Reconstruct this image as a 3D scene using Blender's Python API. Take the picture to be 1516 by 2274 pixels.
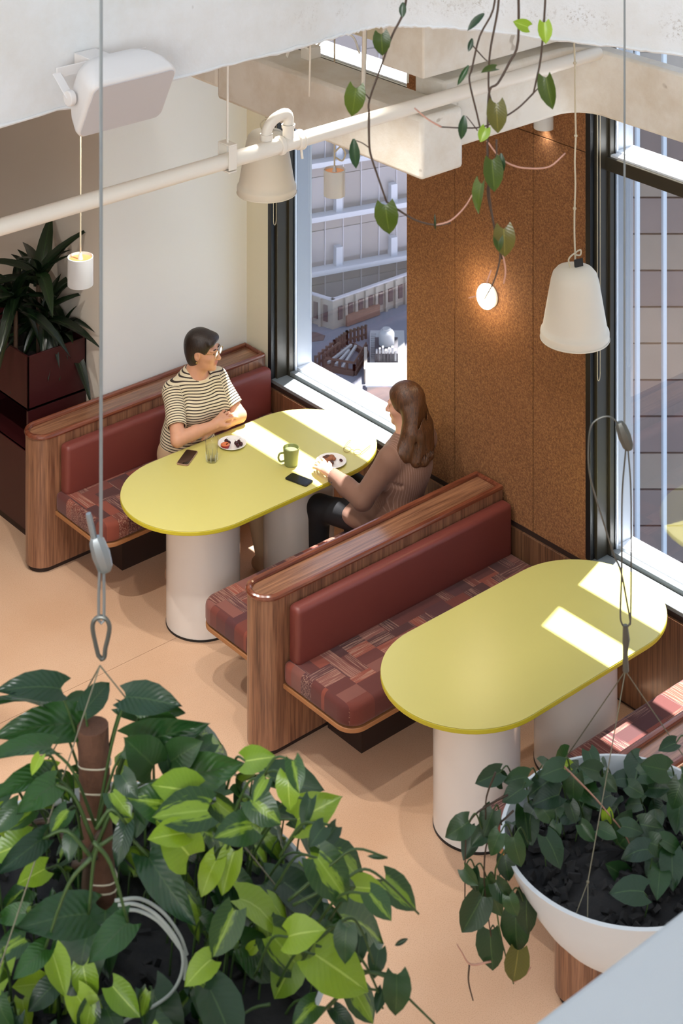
import bpy, math, random
import numpy as np
from mathutils import Vector, Matrix, Quaternion
random.seed(7); np.random.seed(7)
S = bpy.context.scene
for o in list(bpy.data.objects): bpy.data.objects.remove(o)
COL = S.collection

# ------------------------------------------------------------------ camera
# level camera with a strong vertical shift (the photograph keeps its verticals parallel)
F_PX, CX, YH, ANG, CAMZ = 4209.457, 758.0, -1137.27, 0.8588437, 6.3104
CA, SA = math.cos(ANG), math.sin(ANG)
cd = bpy.data.cameras.new('camera'); cam = bpy.data.objects.new('camera', cd); COL.objects.link(cam)
cd.sensor_fit = 'HORIZONTAL'; cd.sensor_width = 36.0; cd.lens = F_PX / 1516.0 * 36.0
cd.shift_x = 0.0; cd.shift_y = -(1137.0 - YH) / 1516.0
cd.clip_start = .05; cd.clip_end = 800
cam.location = (0, 0, CAMZ); cam.rotation_euler = (math.pi/2, 0, ANG - math.pi/2)
cd.dof.use_dof = True; cd.dof.focus_distance = 10.3; cd.dof.aperture_fstop = 20.0
S.camera = cam
# ------------------------------------------------------------------ colour management
S.view_settings.view_transform = 'Standard'; S.view_settings.look = 'None'
S.view_settings.gamma = 1.0; S.view_settings.use_curve_mapping = False
S.view_settings.exposure = 0.33
# ------------------------------------------------------------------ sky
W = bpy.data.worlds.new('world'); S.world = W; W.use_nodes = True
nt = W.node_tree; nt.nodes.clear()
wo = nt.nodes.new('ShaderNodeOutputWorld'); bg = nt.nodes.new('ShaderNodeBackground')
sky = nt.nodes.new('ShaderNodeTexSky'); sky.sky_type = 'NISHITA'; sky.sun_disc = False
sky.sun_elevation = math.radians(60); sky.sun_rotation = math.radians(73); sky.air_density = 1.0; sky.dust_density = 3.0; sky.ozone_density = .6
mixw = nt.nodes.new('ShaderNodeMixRGB'); mixw.inputs[0].default_value = .62
mixw.inputs[2].default_value = (6.8, 8.7, 11.3, 1)
nt.links.new(sky.outputs[0], mixw.inputs[1]); nt.links.new(mixw.outputs[0], bg.inputs[0])
bg.inputs[1].default_value = .135
nt.links.new(bg.outputs[0], wo.inputs[0])
# ------------------------------------------------------------------ sun (high, from beyond the windows)
sd = bpy.data.lights.new('sun', 'SUN'); sun = bpy.data.objects.new('sun', sd); COL.objects.link(sun)
sd.energy = 32.0; sd.angle = math.radians(.55); sd.color = (1, .97, .92)
sun.rotation_euler = Vector((-.325, -.098, -1)).to_track_quat('-Z', 'Y').to_euler()
sun.location = (12, 9, 25)

# ------------------------------------------------------------------ added area lamp behind the camera, unseen fill for slab edge and room
fd = bpy.data.lights.new('added_fill_light', 'AREA'); fill_obj = bpy.data.objects.new('added_fill_light', fd); COL.objects.link(fill_obj)
fd.shape = 'RECTANGLE'; fd.size = 2.4; fd.size_y = 1.6; fd.energy = 255; fd.color = (.97, .98, 1.0)
fill_obj.location = (-3.0, -2.4, 6.2); fill_obj.rotation_euler = (Vector((5.0, 6.3, 3.6)) - Vector((-3.0, -2.4, 6.2))).to_track_quat('-Z', 'Y').to_euler()

# ================================================================== helpers
def pt(u, v, d):
    l = (u - CX) * d / F_PX
    return Vector((d*CA + l*SA, d*SA - l*CA, CAMZ - (v - YH) * d / F_PX))
def pz(u, v, z):
    return pt(u, v, F_PX * (CAMZ - z) / (v - YH))
FWD = Vector((CA, SA, 0)); RGT = Vector((SA, -CA, 0)); UP = Vector((0, 0, 1))

class G:
    def __init__(s): s.v = []; s.f = []; s.uv = None
    def add(s, vs, fs):
        n = len(s.v); s.v += [tuple(p) for p in vs]; s.f += [tuple(i+n for i in f) for f in fs]; return s
    def box(s, x0, x1, y0, y1, z0, z1):
        return s.add([(x0,y0,z0),(x1,y0,z0),(x1,y1,z0),(x0,y1,z0),(x0,y0,z1),(x1,y0,z1),(x1,y1,z1),(x0,y1,z1)],
                     [(3,2,1,0),(4,5,6,7),(0,1,5,4),(1,2,6,5),(2,3,7,6),(3,0,4,7)])
    def obox(s, c, ax, ay, az):      # oriented box: centre and half-axis vectors
        c = Vector(c); ax = Vector(ax); ay = Vector(ay); az = Vector(az); vs = []
        for k in (-1, 1):
            for a, b in ((-1,-1),(1,-1),(1,1),(-1,1)): vs.append(c + ax*a + ay*b + az*k)
        return s.add(vs, [(3,2,1,0),(4,5,6,7),(0,1,5,4),(1,2,6,5),(2,3,7,6),(3,0,4,7)])
    def bar(s, p0, p1, w, h):
        p0 = Vector(p0); p1 = Vector(p1); d = p1 - p0; t = d.normalized()
        up = UP if abs(t.z) < .95 else Vector((1,0,0)); x = t.cross(up).normalized(); y = x.cross(t)
        return s.obox((p0+p1)/2, x*w/2, d/2, y*h/2)
    def prism(s, poly, z0, z1):
        n = len(poly)
        a = sum(poly[i][0]*poly[(i+1)%n][1] - poly[(i+1)%n][0]*poly[i][1] for i in range(n))
        if a < 0: poly = poly[::-1]
        return s.add([(p[0],p[1],z0) for p in poly] + [(p[0],p[1],z1) for p in poly],
            [tuple(range(n-1,-1,-1)), tuple(range(n,2*n))] + [(i,(i+1)%n,n+(i+1)%n,n+i) for i in range(n)])
    def rings(s, rings, closed=False, caps=True):
        n = len(rings[0]); m = len(rings); vs = [p for r in rings for p in r]; fs = []
        for i in range(m if closed else m-1):
            for j in range(n):
                a = i*n+j; b = i*n+(j+1)%n; c = ((i+1)%m)*n+(j+1)%n; d = ((i+1)%m)*n+j
                fs.append((a,b,c,d))
        if caps and not closed: fs += [tuple(range(n-1,-1,-1)), tuple(range((m-1)*n, m*n))]
        return s.add(vs, fs)
    def tube(s, pts, r, n=8, closed=False, caps=True):
        pts = [Vector(p) for p in pts]; m = len(pts)
        rr = r if isinstance(r, (list, tuple)) else [r]*m
        tang = []
        for i in range(m):
            a = pts[(i-1) % m] if (closed or i > 0) else pts[i]; b = pts[(i+1) % m] if (closed or i < m-1) else pts[i]
            tang.append((b-a).normalized())
        ref = UP if abs(tang[0].z) < .9 else Vector((1,0,0))
        x = tang[0].cross(ref).normalized(); out = []
        for i in range(m):
            x = (x - tang[i]*x.dot(tang[i]))
            x = x.normalized() if x.length > 1e-6 else tang[i].orthogonal().normalized()
            y = tang[i].cross(x)
            out.append([pts[i] + (x*math.cos(2*math.pi*k/n) + y*math.sin(2*math.pi*k/n))*rr[i] for k in range(n)])
        return s.rings(out, closed, caps)
    def lathe(s, prof, c=(0,0,0), n=32, caps=True, axis=None):
        c = Vector(c)
        if axis is None: ex, ey, ez = Vector((1,0,0)), Vector((0,1,0)), UP
        else:
            ez = Vector(axis).normalized(); ex = ez.orthogonal().normalized(); ey = ez.cross(ex)
        return s.rings([[c + ex*(r*math.cos(2*math.pi*k/n)) + ey*(r*math.sin(2*math.pi*k/n)) + ez*z for k in range(n)] for r, z in prof], False, caps)
    def ball(s, c, r, n=16, m=10, ax=None):
        c = Vector(c); r = (r,r,r) if not hasattr(r,'__len__') else r
        ax = ax or (Vector((1,0,0)), Vector((0,1,0)), UP)
        rs = []
        for i in range(m+1):
            t = math.pi * min(max(i/m, .004), .996) - math.pi/2
            rs.append([c + ax[0]*(r[0]*math.cos(t)*math.cos(2*math.pi*k/n)) + ax[1]*(r[1]*math.cos(t)*math.sin(2*math.pi*k/n)) + ax[2]*(r[2]*math.sin(t)) for k in range(n)])
        return s.rings(rs)
    def mesh(s, name, smooth=35):
        me = bpy.data.meshes.new(name); me.from_pydata(s.v, [], s.f); me.update()
        if smooth:
            me.polygons.foreach_set('use_smooth', [True]*len(me.polygons))
            if smooth < 180: me.set_sharp_from_angle(angle=math.radians(smooth))
        return me
    def obj(s, name, mat, parent=None, bevel=0, seg=2, smooth=35):
        return mkobj(name, s.mesh(name, smooth), mat, parent, bevel, seg)

def origin_of(p):
    v = Vector((0,0,0))
    while p is not None: v = v + p.location; p = p.parent
    return v
def mkobj(name, me, mat, parent=None, bevel=0, seg=2):
    o = bpy.data.objects.new(name, me); COL.objects.link(o)
    if mat is not None and not me.materials: me.materials.append(mat)
    if parent is not None:
        o.parent = parent; o.location = -origin_of(parent)
    if bevel:
        b = o.modifiers.new('bevel', 'BEVEL'); b.width = bevel; b.segments = seg; b.limit_method = 'ANGLE'; b.angle_limit = math.radians(40)
        b.harden_normals = False
    return o
def tag(o, label, cat, group=None):
    o['label'] = label; o['category'] = cat
    if group: o['group'] = group
    return o
def thing(name, label, cat, loc=(0,0,0), group=None):
    o = bpy.data.objects.new(name, None); COL.objects.link(o); o.empty_display_size = .1; o.location = loc
    return tag(o, label, cat, group)
def struct(o, label=None):
    o['kind'] = 'structure'
    if label: o['label'] = label
    return o
def sroot(name, label=None, loc=(0,0,0)):
    o = bpy.data.objects.new(name, None); COL.objects.link(o); o.location = loc; o.empty_display_size = .1
    return struct(o, label)
def copy_tree(root, delta, label=None):
    def rec(o, par):
        c = o.copy(); COL.objects.link(c)
        if par is not None: c.parent = par
        for ch in list(o.children): rec(ch, c)
        return c
    r = rec(root, None); r.location = root.location + Vector(delta)
    if label: r['label'] = label
    return r
def spline(pts, n=6):
    P = [Vector(p) for p in pts]; P = [P[0]*2-P[1]] + P + [P[-1]*2-P[-2]]; out = []
    for i in range(1, len(P)-2):
        for k in range(n):
            t = k/n; a, b, c, d = P[i-1], P[i], P[i+1], P[i+2]
            out.append(.5*((2*b) + (c-a)*t + (2*a-5*b+4*c-d)*t*t + (3*b-a-3*c+d)*t**3))
    return out + [P[-2]]
def stadium(cx, cy, L, R, n=24):
    p = [(cx+L+R*math.cos(a), cy+R*math.sin(a)) for a in [(-math.pi/2 + math.pi*i/n) for i in range(n+1)]]
    return p + [(cx-L+R*math.cos(a), cy+R*math.sin(a)) for a in [(math.pi/2 + math.pi*i/n) for i in range(n+1)]]
def rrect(x0, x1, y0, y1, r, n=6, corners=(1,1,1,1)):   # corners: (x0y0, x1y0, x1y1, x0y1)
    out = []
    for (cx, cy, a0, on, px, py) in ((x0+r,y0+r,math.pi,corners[0],x0,y0),(x1-r,y0+r,1.5*math.pi,corners[1],x1,y0),(x1-r,y1-r,0,corners[2],x1,y1),(x0+r,y1-r,.5*math.pi,corners[3],x0,y1)):
        if on: out += [(cx+r*math.cos(a0+i*math.pi/2/n), cy+r*math.sin(a0+i*math.pi/2/n)) for i in range(n+1)]
        else: out.append((px, py))
    return out

# ================================================================== materials
ZF = 3.9
def srgb(r, g, b):
    f = lambda c: (c/255/12.92) if c/255 <= .04045 else ((c/255+.055)/1.055)**2.4
    return (f(r), f(g), f(b), 1)
class M:
    def __init__(s, name):
        s.m = bpy.data.materials.new(name); s.m.use_nodes = True; s.t = s.m.node_tree; s.b = s.t.nodes['Principled BSDF']; s.out = s.t.nodes['Material Output']
    def n(s, k, **kw):
        x = s.t.nodes.new(k)
        for a, v in kw.items(): setattr(x, a, v)
        return x
    def l(s, a, b): s.t.links.new(a, b)
    def coord(s, scale=(1,1,1), src='Object', rot=(0,0,0)):
        tc = s.n('ShaderNodeTexCoord'); mp = s.n('ShaderNodeMapping'); mp.inputs['Scale'].default_value = scale; mp.inputs['Rotation'].default_value = rot
        s.l(tc.outputs[src], mp.inputs[0]); return mp.outputs[0]
    def noise(s, vec, scale, detail=4, rough=.55, dist=0):
        x = s.n('ShaderNodeTexNoise'); x.inputs['Scale'].default_value = scale; x.inputs['Detail'].default_value = detail; x.inputs['Roughness'].default_value = rough; x.inputs['Distortion'].default_value = dist
        if vec is not None: s.l(vec, x.inputs['Vector'])
        return x.outputs['Fac']
    def ramp(s, fac, stops, const=False):
        x = s.n('ShaderNodeValToRGB'); r = x.color_ramp
        if const: r.interpolation = 'CONSTANT'
        while len(r.elements) < len(stops): r.elements.new(.5)
        for e, (p, c) in zip(r.elements, stops): e.position = p; e.color = c
        s.l(fac, x.inputs[0]); return x.outputs[0]
    def mix(s, fac, a, b, mode='MIX'):
        x = s.n('ShaderNodeMixRGB', blend_type=mode)
        for i, v in ((0, fac), (1, a), (2, b)):
            if isinstance(v, (int, float)): x.inputs[i].default_value = v
            elif isinstance(v, tuple): x.inputs[i].default_value = v
            else: s.l(v, x.inputs[i])
        return x.outputs[0]
    def math(s, op, a, b=0):
        x = s.n('ShaderNodeMath', operation=op)
        for i, v in ((0, a), (1, b)):
            if isinstance(v, (int, float)): x.inputs[i].default_value = v
            else: s.l(v, x.inputs[i])
        return x.outputs[0]
    def col(s, c):
        if isinstance(c, tuple): s.b.inputs['Base Color'].default_value = c
        else: s.l(c, s.b.inputs['Base Color'])
        return s
    def set(s, **kw):
        for k, v in kw.items():
            i = s.b.inputs[k.replace('_', ' ')]
            if isinstance(v, (int, float, tuple)): i.default_value = v
            else: s.l(v, i)
        return s
    def bump(s, h, strength=.2, dist=.01):
        x = s.n('ShaderNodeBump'); x.inputs['Strength'].default_value = strength; x.inputs['Distance'].default_value = dist
        s.l(h, x.inputs['Height']); s.l(x.outputs[0], s.b.inputs['Normal']); return s
def plain(name, c, rough=.5, metal=0, var=.06, scale=6, bump=0, bscale=60, spec=None, coat=0):
    m = M(name); v = m.coord()
    f = m.noise(v, scale, 3)
    m.col(m.mix(f, tuple(x*(1-var) for x in c[:3])+(1,), tuple(min(1, x*(1+var)) for x in c[:3])+(1,))).set(Roughness=rough, Metallic=metal)
    if bump: m.bump(m.noise(v, bscale, 3), bump, .004)
    if spec is not None: m.set(Specular_IOR_Level=spec)
    if coat: m.set(Coat_Weight=coat, Coat_Roughness=.15)
    return m.m
def wood(name, scale, dark, mid, light, rough=.34):
    m = M(name); v = m.coord(scale); f = m.noise(v, 1.0, 6, .65, .35); g = m.noise(m.coord(tuple(x*4 for x in scale)), 1.0, 2, .5)
    c = m.ramp(f, [(.25, dark), (.45, mid), (.6, light), (.78, mid)])
    c = m.mix(.35, c, m.ramp(g, [(.35, dark), (.65, light)]))
    m.col(c).set(Roughness=rough, Coat_Weight=.4, Coat_Roughness=.15).bump(g, .05, .002)
    return m.m
MAT = {}
wd, wm, wl = srgb(76,48,35), srgb(122,82,60), srgb(160,114,84)
MAT['wood_v'] = wood('walnut_upright', (26,26,1.3), wd, wm, wl)
MAT['wood_x'] = wood('walnut_along', (1.3,34,34), wd, wm, wl, .2)
MAT['wood_rim'] = wood('walnut_rim', (1.6,26,26), srgb(84,42,28), srgb(112,58,40), srgb(136,78,54), .22)
MAT['wood_panel'] = wood('walnut_panel', (40,40,1.0), srgb(62,42,30), srgb(96,64,44), srgb(132,94,66), .4)
MAT['leather'] = plain('oxblood_leather', srgb(116,56,49), .42, var=.09, scale=3, bump=.1, bscale=220)
MAT['ply'] = plain('plywood_edge', srgb(164,112,70), .5)
MAT['plinth'] = plain('dark_plinth', srgb(44,28,22), .6)
def fabric():
    m = M('patchwork_weave'); tc = m.n('ShaderNodeTexCoord'); sx = m.n('ShaderNodeSeparateXYZ'); m.l(tc.outputs['Object'], sx.inputs[0])
    def cell(a, b, c):
        cb = m.n('ShaderNodeCombineXYZ')
        for i, (o, k, off) in enumerate(((sx.outputs[0], a, .13), (sx.outputs[1], b, .31), (sx.outputs[2], c, .4))):
            m.l(m.math('FLOOR', m.math('ADD', m.math('MULTIPLY', o, k), off)), cb.inputs[i])
        w = m.n('ShaderNodeTexWhiteNoise', noise_dimensions='3D'); m.l(cb.outputs[0], w.inputs[0]); return w.outputs[0]
    big = cell(7.5, 13, 5); small = cell(15, 6.5, 5)
    pick = m.math('GREATER_THAN', cell(7.5, 6.5, 5), .5)
    sel = m.mix(pick, big, small)
    pal = [(0, srgb(90,38,32)), (.2, srgb(128,60,43)), (.38, srgb(78,35,37)), (.55, srgb(120,70,60)), (.7, srgb(106,46,34)), (.85, srgb(72,33,32))]
    base = m.ramp(sel, pal, True)
    n1 = m.noise(m.coord((6, 170, 170)), 1, 2); n2 = m.noise(m.coord((170, 6, 170)), 1, 2)
    st = m.mix(pick, n1, n2)
    str_on = m.math('GREATER_THAN', m.math('FRACT', m.math('MULTIPLY', sel, 7.3)), .5)
    line = m.ramp(st, [(.5, (0,0,0,1)), (.6, (1,1,1,1))])
    fac = m.math('MULTIPLY', m.math('MULTIPLY', line, str_on), .55)
    m.col(m.mix(fac, base, srgb(176,138,118))).set(Roughness=.85, Sheen_Weight=.15).bump(st, .1, .003)
    return m.m
MAT['fabric'] = fabric()
MAT['yellow'] = plain('yellow_laminate', srgb(198,189,110), .32, var=.02, scale=2)
MAT['yellow_edge'] = plain('yellow_edge', srgb(196,182,44), .45, var=.03)
MAT['column'] = plain('pale_lacquer', srgb(230,225,220), .2, var=.02, scale=2)
MAT['black'] = plain('black_base', srgb(22,21,22), .5)
def floor_mat():
    m = M('terrazzo_floor'); v = m.coord()
    a = m.noise(v, 1.3, 4, .6); sp = m.noise(v, 190, 2, .5); sp2 = m.noise(v, 90, 3, .6)
    c = m.ramp(a, [(.3, srgb(212,172,140)), (.7, srgb(222,186,156))])
    c = m.mix(m.ramp(sp, [(.35, (.32,.32,.32,1)), (.5, (0,0,0,1))]), c, srgb(176,128,94))
    c = m.mix(m.ramp(sp2, [(.6, (0,0,0,1)), (.72, (.3,.3,.3,1))]), c, srgb(230,200,172))
    m.col(c).set(Roughness=.42).bump(sp, .03, .001); return m.m
MAT['floor'] = floor_mat()
def cork_mat():
    m = M('cork_board'); v = m.coord()
    a = m.noise(v, 95, 5, .7); b = m.noise(v, 210, 3, .6); d = m.noise(v, 2.2, 3)
    c = m.ramp(a, [(.3, srgb(96,60,33)), (.5, srgb(140,94,56)), (.66, srgb(172,122,76))])
    c = m.mix(m.ramp(b, [(.32, (1,1,1,1)), (.43, (0,0,0,1))]), c, srgb(66,40,22))
    c = m.mix(m.math('MULTIPLY', d, .35), c, srgb(130,84,50))
    m.col(c).set(Roughness=.9).bump(a, .3, .004); return m.m
MAT['cork'] = cork_mat()
MAT['white'] = plain('white_wall_paint', srgb(234,234,232), .7, var=.02, scale=2, bump=.03)
MAT['cream'] = plain('cream_wall_paint', srgb(226,218,194), .7, var=.02, scale=2)
MAT['shaded_white'] = plain('shaded_white_paint', srgb(212,203,190), .75, var=.03, scale=2)  # white wall's side facing away from the window, shade mixed into colour
MAT['conc'] = None
def conc(name, base, dirt, amt):
    m = M(name); v = m.coord(); a = m.noise(v, 3.2, 6, .65); b = m.noise(v, 38, 5, .7); p = m.noise(v, 9, 2, .4)
    c = m.mix(m.ramp(a, [(.42, (0,0,0,1)), (.72, (amt,amt,amt,1))]), base, dirt)
    c = m.mix(m.ramp(p, [(.74, (0,0,0,1)), (.77, (.6,.6,.6,1))]), c, tuple(x*.55 for x in dirt[:3])+(1,))
    m.col(c).set(Roughness=.75).bump(b, .25, .01); return m.m
MAT['conc'] = conc('painted_concrete', srgb(238,235,226), srgb(206,190,164), .6)
def slab_mat():
    m = M('slab_edge_paint'); v = m.coord(); a = m.noise(v, 3.2, 6, .65); b = m.noise(v, 38, 5, .7); p = m.noise(v, 9, 2, .4); st = m.noise(v, 70, 4, .75); w = m.noise(v, 1.1, 3)
    tc = m.n('ShaderNodeTexCoord'); sx = m.n('ShaderNodeSeparateXYZ'); m.l(tc.outputs['Object'], sx.inputs[0])
    c = m.mix(m.ramp(a, [(.42, (0,0,0,1)), (.72, (.5,.5,.5,1))]), srgb(230,233,234), srgb(212,208,198))
    c = m.mix(m.ramp(p, [(.74, (0,0,0,1)), (.77, (.6,.6,.6,1))]), c, srgb(120,112,100))
    # stippled plaster left rough in a band above the bottom edge, towards the window end
    zz = m.math('ADD', sx.outputs[2], m.math('MULTIPLY', w, .12))
    band = m.ramp(m.math('SUBTRACT', zz, ZF), [(.10, (0,0,0,1)), (.14, (1,1,1,1)), (.19, (1,1,1,1)), (.25, (0,0,0,1))])
    side = m.ramp(m.math('SUBTRACT', sx.outputs[0], 5.0), [(.05, (0,0,0,1)), (.5, (1,1,1,1))])
    dots = m.math('MULTIPLY', m.ramp(st, [(.52, (0,0,0,1)), (.64, (.6,.6,.6,1))]), m.ramp(m.noise(v, 2.4, 4, .7), [(.46, (0,0,0,1)), (.6, (1,1,1,1))]))
    c = m.mix(m.math('MULTIPLY', m.math('MULTIPLY', band, side), dots), c, srgb(132,116,92))
    m.col(c).set(Roughness=.75).bump(b, .25, .01); return m.m
MAT['slab'] = slab_mat()
MAT['offwhite'] = plain('offwhite_metal', srgb(238,232,220), .4, var=.03)
MAT['shade'] = plain('matte_shade', srgb(236,229,212), .55, var=.02)
MAT['speaker'] = plain('speaker_plastic', srgb(226,221,217), .45, var=.01)
MAT['grille'] = plain('speaker_grille', srgb(196,192,192), .6, var=.02, bump=.15, bscale=900)
MAT['frame_dark'] = plain('dark_bronze_frame', srgb(62,58,48), .35, .2)
MAT['frame_black'] = plain('black_gasket', srgb(18,20,22), .4)
MAT['alu'] = plain('pale_aluminium', srgb(124,131,134), .4, .1, var=.02)
MAT['extwhite'] = plain('white_outer_sill', srgb(226,230,234), .5, var=.02)
MAT['blueframe'] = plain('blue_grey_reveal', srgb(164,168,174), .5, var=.03)
def glass_mat(name, refl, tint=(1,1,1,1)):
    m = M(name); t = m.t; t.nodes.remove(m.b)
    tr = m.n('ShaderNodeBsdfTransparent'); tr.inputs[0].default_value = tint
    gl = m.n('ShaderNodeBsdfGlossy'); gl.inputs['Roughness'].default_value = 0.0
    lw = m.n('ShaderNodeLayerWeight'); lw.inputs[0].default_value = .5
    fr = m.math('ADD', m.math('MULTIPLY', m.math('POWER', lw.outputs['Facing'], 5.0), 1-refl), refl)     # Schlick, same from both sides
    mx = m.n('ShaderNodeMixShader'); m.l(fr, mx.inputs[0]); m.l(tr.outputs[0], mx.inputs[1]); m.l(gl.outputs[0], mx.inputs[2]); m.l(mx.outputs[0], m.out.inputs[0])
    return m.m
MAT['glass'] = glass_mat('window_glass', .13, (.96,.97,.99,1))
MAT['drink_glass'] = glass_mat('drinking_glass', .05, (1,1,1,1))
MAT['maroon'] = plain('maroon_lacquer', srgb(60,20,22), .4, var=.05)
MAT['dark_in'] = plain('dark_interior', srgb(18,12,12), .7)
MAT['dark_wall'] = plain('dark_far_wall', srgb(34,36,40), .8)
MAT['steel'] = plain('galvanised_steel', srgb(150,156,158), .35, .75)
MAT['steel_dark'] = plain('dull_steel', srgb(104,104,98), .4, .7)
MAT['twine'] = plain('cream_cord', srgb(206,196,170), .7)
MAT['wire'] = plain('thin_wire', srgb(122,116,96), .5, .3)
def emit(name, c, e):
    m = M(name); m.col(c).set(Emission_Color=c, Emission_Strength=e, Roughness=.4); return m.m
MAT['globe'] = emit('lit_opal_glass', srgb(255,244,226), 6.0)
MAT['glow'] = emit('lamp_glow_ring', srgb(220,150,92), .22)
MAT['soil'] = plain('dark_bark_soil', srgb(34,32,32), .9, var=.5, scale=40, bump=.8, bscale=50)
MAT['bowl'] = plain('white_bowl', srgb(216,220,222), .4, var=.02)
MAT['coir'] = plain('coir_pole', srgb(96,64,46), .95, var=.35, scale=60, bump=.6, bscale=120)
MAT['stem'] = plain('brown_stem', srgb(66,48,34), .6, var=.2, scale=20)
MAT['stem_green'] = plain('green_stem', srgb(56,80,34), .5, var=.2, scale=20)
MAT['stem_pink'] = plain('pink_new_growth', srgb(184,136,116), .5, var=.2, scale=20)
def leaf_mat(name, a, b, rib, varieg=None, rough=.3, trans=.12, ribs=.06):
    m = M(name); oi = m.n('ShaderNodeObjectInfo'); uv = m.n('ShaderNodeUVMap'); sx = m.n('ShaderNodeSeparateXYZ'); m.l(uv.outputs[0], sx.inputs[0])
    c = m.mix(oi.outputs['Random'], a, b)
    ax = m.math('ABSOLUTE', m.math('SUBTRACT', sx.outputs[0], .5))
    if varieg:
        cb = m.n('ShaderNodeCombineXYZ'); m.l(m.math('MULTIPLY', sx.outputs[0], 5), cb.inputs[0]); m.l(m.math('ADD', sx.outputs[1], m.math('MULTIPLY', oi.outputs['Random'], 30)), cb.inputs[1])
        nz = m.noise(cb.outputs[0], 2.6, 3)
        k = m.math('ADD', ax, m.math('MULTIPLY', m.math('SUBTRACT', nz, .5), .55))
        k = m.math('ADD', k, m.math('MULTIPLY', m.math('SUBTRACT', oi.outputs['Random'], .5), .28))
        c = m.mix(m.ramp(k, [(.15, (1,1,1,1)), (.22, (0,0,0,1))]), c, varieg)
    # side veins rise from the midrib
    vv = m.math('SINE', m.math('MULTIPLY', m.math('SUBTRACT', sx.outputs[1], m.math('MULTIPLY', ax, .7)), 62))
    c = m.mix(m.math('MULTIPLY', m.math('GREATER_THAN', vv, .86), .06), c, rib)
    c = m.mix(m.ramp(ax, [(.012, (.8,.8,.8,1)), (.03, (0,0,0,1))]), c, rib)
    m.col(c).set(Roughness=rough, Transmission_Weight=0.0, Subsurface_Weight=0.0, Coat_Weight=.06, Coat_Roughness=.25)
    m.bump(vv, ribs, .004)
    if trans:
        tl = m.n('ShaderNodeBsdfTranslucent'); m.l(m.mix(.5, c, varieg or rib), tl.inputs[0])
        mx = m.n('ShaderNodeMixShader'); mx.inputs[0].default_value = trans
        m.l(m.b.outputs[0], mx.inputs[1]); m.l(tl.outputs[0], mx.inputs[2]); m.l(mx.outputs[0], m.out.inputs[0])
    return m.m
MAT['leaf_dark'] = leaf_mat('heart_leaf_green', srgb(24,50,28), srgb(42,76,34), srgb(70,96,50), trans=.15)
MAT['leaf_brasil'] = leaf_mat('variegated_leaf', srgb(22,52,30), srgb(40,78,32), srgb(150,176,74), srgb(122,152,40), trans=.2)
MAT['leaf_lime'] = leaf_mat('lime_leaf', srgb(104,140,26), srgb(150,178,40), srgb(186,206,96), trans=.25)
MAT['leaf_big'] = leaf_mat('large_glossy_leaf', srgb(24,54,30), srgb(50,90,36), srgb(58,84,46), rough=.22, trans=.2, ribs=.14)
MAT['leaf_strap'] = leaf_mat('strap_leaf', srgb(12,24,14), srgb(24,42,20), srgb(48,74,34), rough=.3, trans=.08)
MAT['leaf_vine'] = leaf_mat('backlit_vine_leaf', srgb(44,64,20), srgb(78,96,26), srgb(110,124,50), trans=.35)
MAT['leaf_red'] = leaf_mat('bronze_leaf', srgb(78,84,30), srgb(104,84,36), srgb(140,130,60), trans=.2)

# ================================================================== the setting
XW = 7.54; XO = 7.83; SILL = .64
# ---- floor: poured panels with fine joints
fl = sroot('floor', 'pale peach speckled floor with fine joints')
G().box(-5, 7.9, -5, 14, -.3, -.02).obj('floor_base', MAT['plinth'], fl, smooth=0)
xs = [-5, 1.2, 7.9]; ys = [-5, 1.2, 4.3, 8.468, 14]
for i in range(2):
    for j in range(4):
        G().box(xs[i]+.0015, xs[i+1]-.0015, ys[j]+.0015, ys[j+1]-.0015, -.02, 0).obj('floor_panel', MAT['floor'], fl, smooth=0)
# ---- window wall
ww = sroot('wall_window', 'window wall with cork clad pier and walnut wainscot')
g = G()
g.box(XW+.02, XO, -6, 14, -.3, SILL-.03)                    # below the sills
g.box(XW+.02, XO, 6.74, 8.13, SILL-.03, 3.95)                # pier
g.box(XW+.02, XO, 4.2-3, 4.55, SILL-.03, 3.95)
g.box(XW+.02, XO, 9.45, 14, SILL-.03, 3.95)
g.box(XW+.02, XO, 1.2, 18, 3.95, 42); g.box(XW+.02, XO, -14, 1.2, SILL-.03, 42)  # unseen height added to keep direct sun out of the void
g.obj('wall_core', MAT['white'], ww, smooth=0)
G().box(XW, XW+.02, 9.45, 10.9, SILL-.04, 3.9).obj('wall_return', MAT['cream'], ww, smooth=0)
G().box(7.46, XW+.02, 8.156, 9.45, 3.04, 3.4).obj('wall_head', MAT['cream'], ww, bevel=.01)
cols = [8.156, 7.752, 7.141, 6.745]
for a, b in zip(cols[:-1], cols[1:]):
    for z0, z1 in ((.6, 2.79), (2.79, 3.9)):
        G().box(XW, XW+.02, b+.0022, a-.0022, z0+.0022, z1-.0022).obj('cork_panel', MAT['cork'], ww, bevel=.0015, seg=1, smooth=0)
G().box(XW+.012, XW+.02, 6.745, 8.156, .6, 3.9).obj('cork_backing', MAT['plinth'], ww, smooth=0)
yy = 9.66; k = 0
while yy > 1.3:
    y2 = yy - .612
    G().box(XW-.016, XW+.018, y2+.0015, yy-.0015, .02, .592).obj('wainscot_panel', MAT['wood_panel'], ww, bevel=.001, seg=1, smooth=0)
    yy = y2
G().box(XW-.002, XW+.02, 1.3, 9.66, 0, .62).obj('wainscot_backing', MAT['plinth'], ww, smooth=0)
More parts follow.
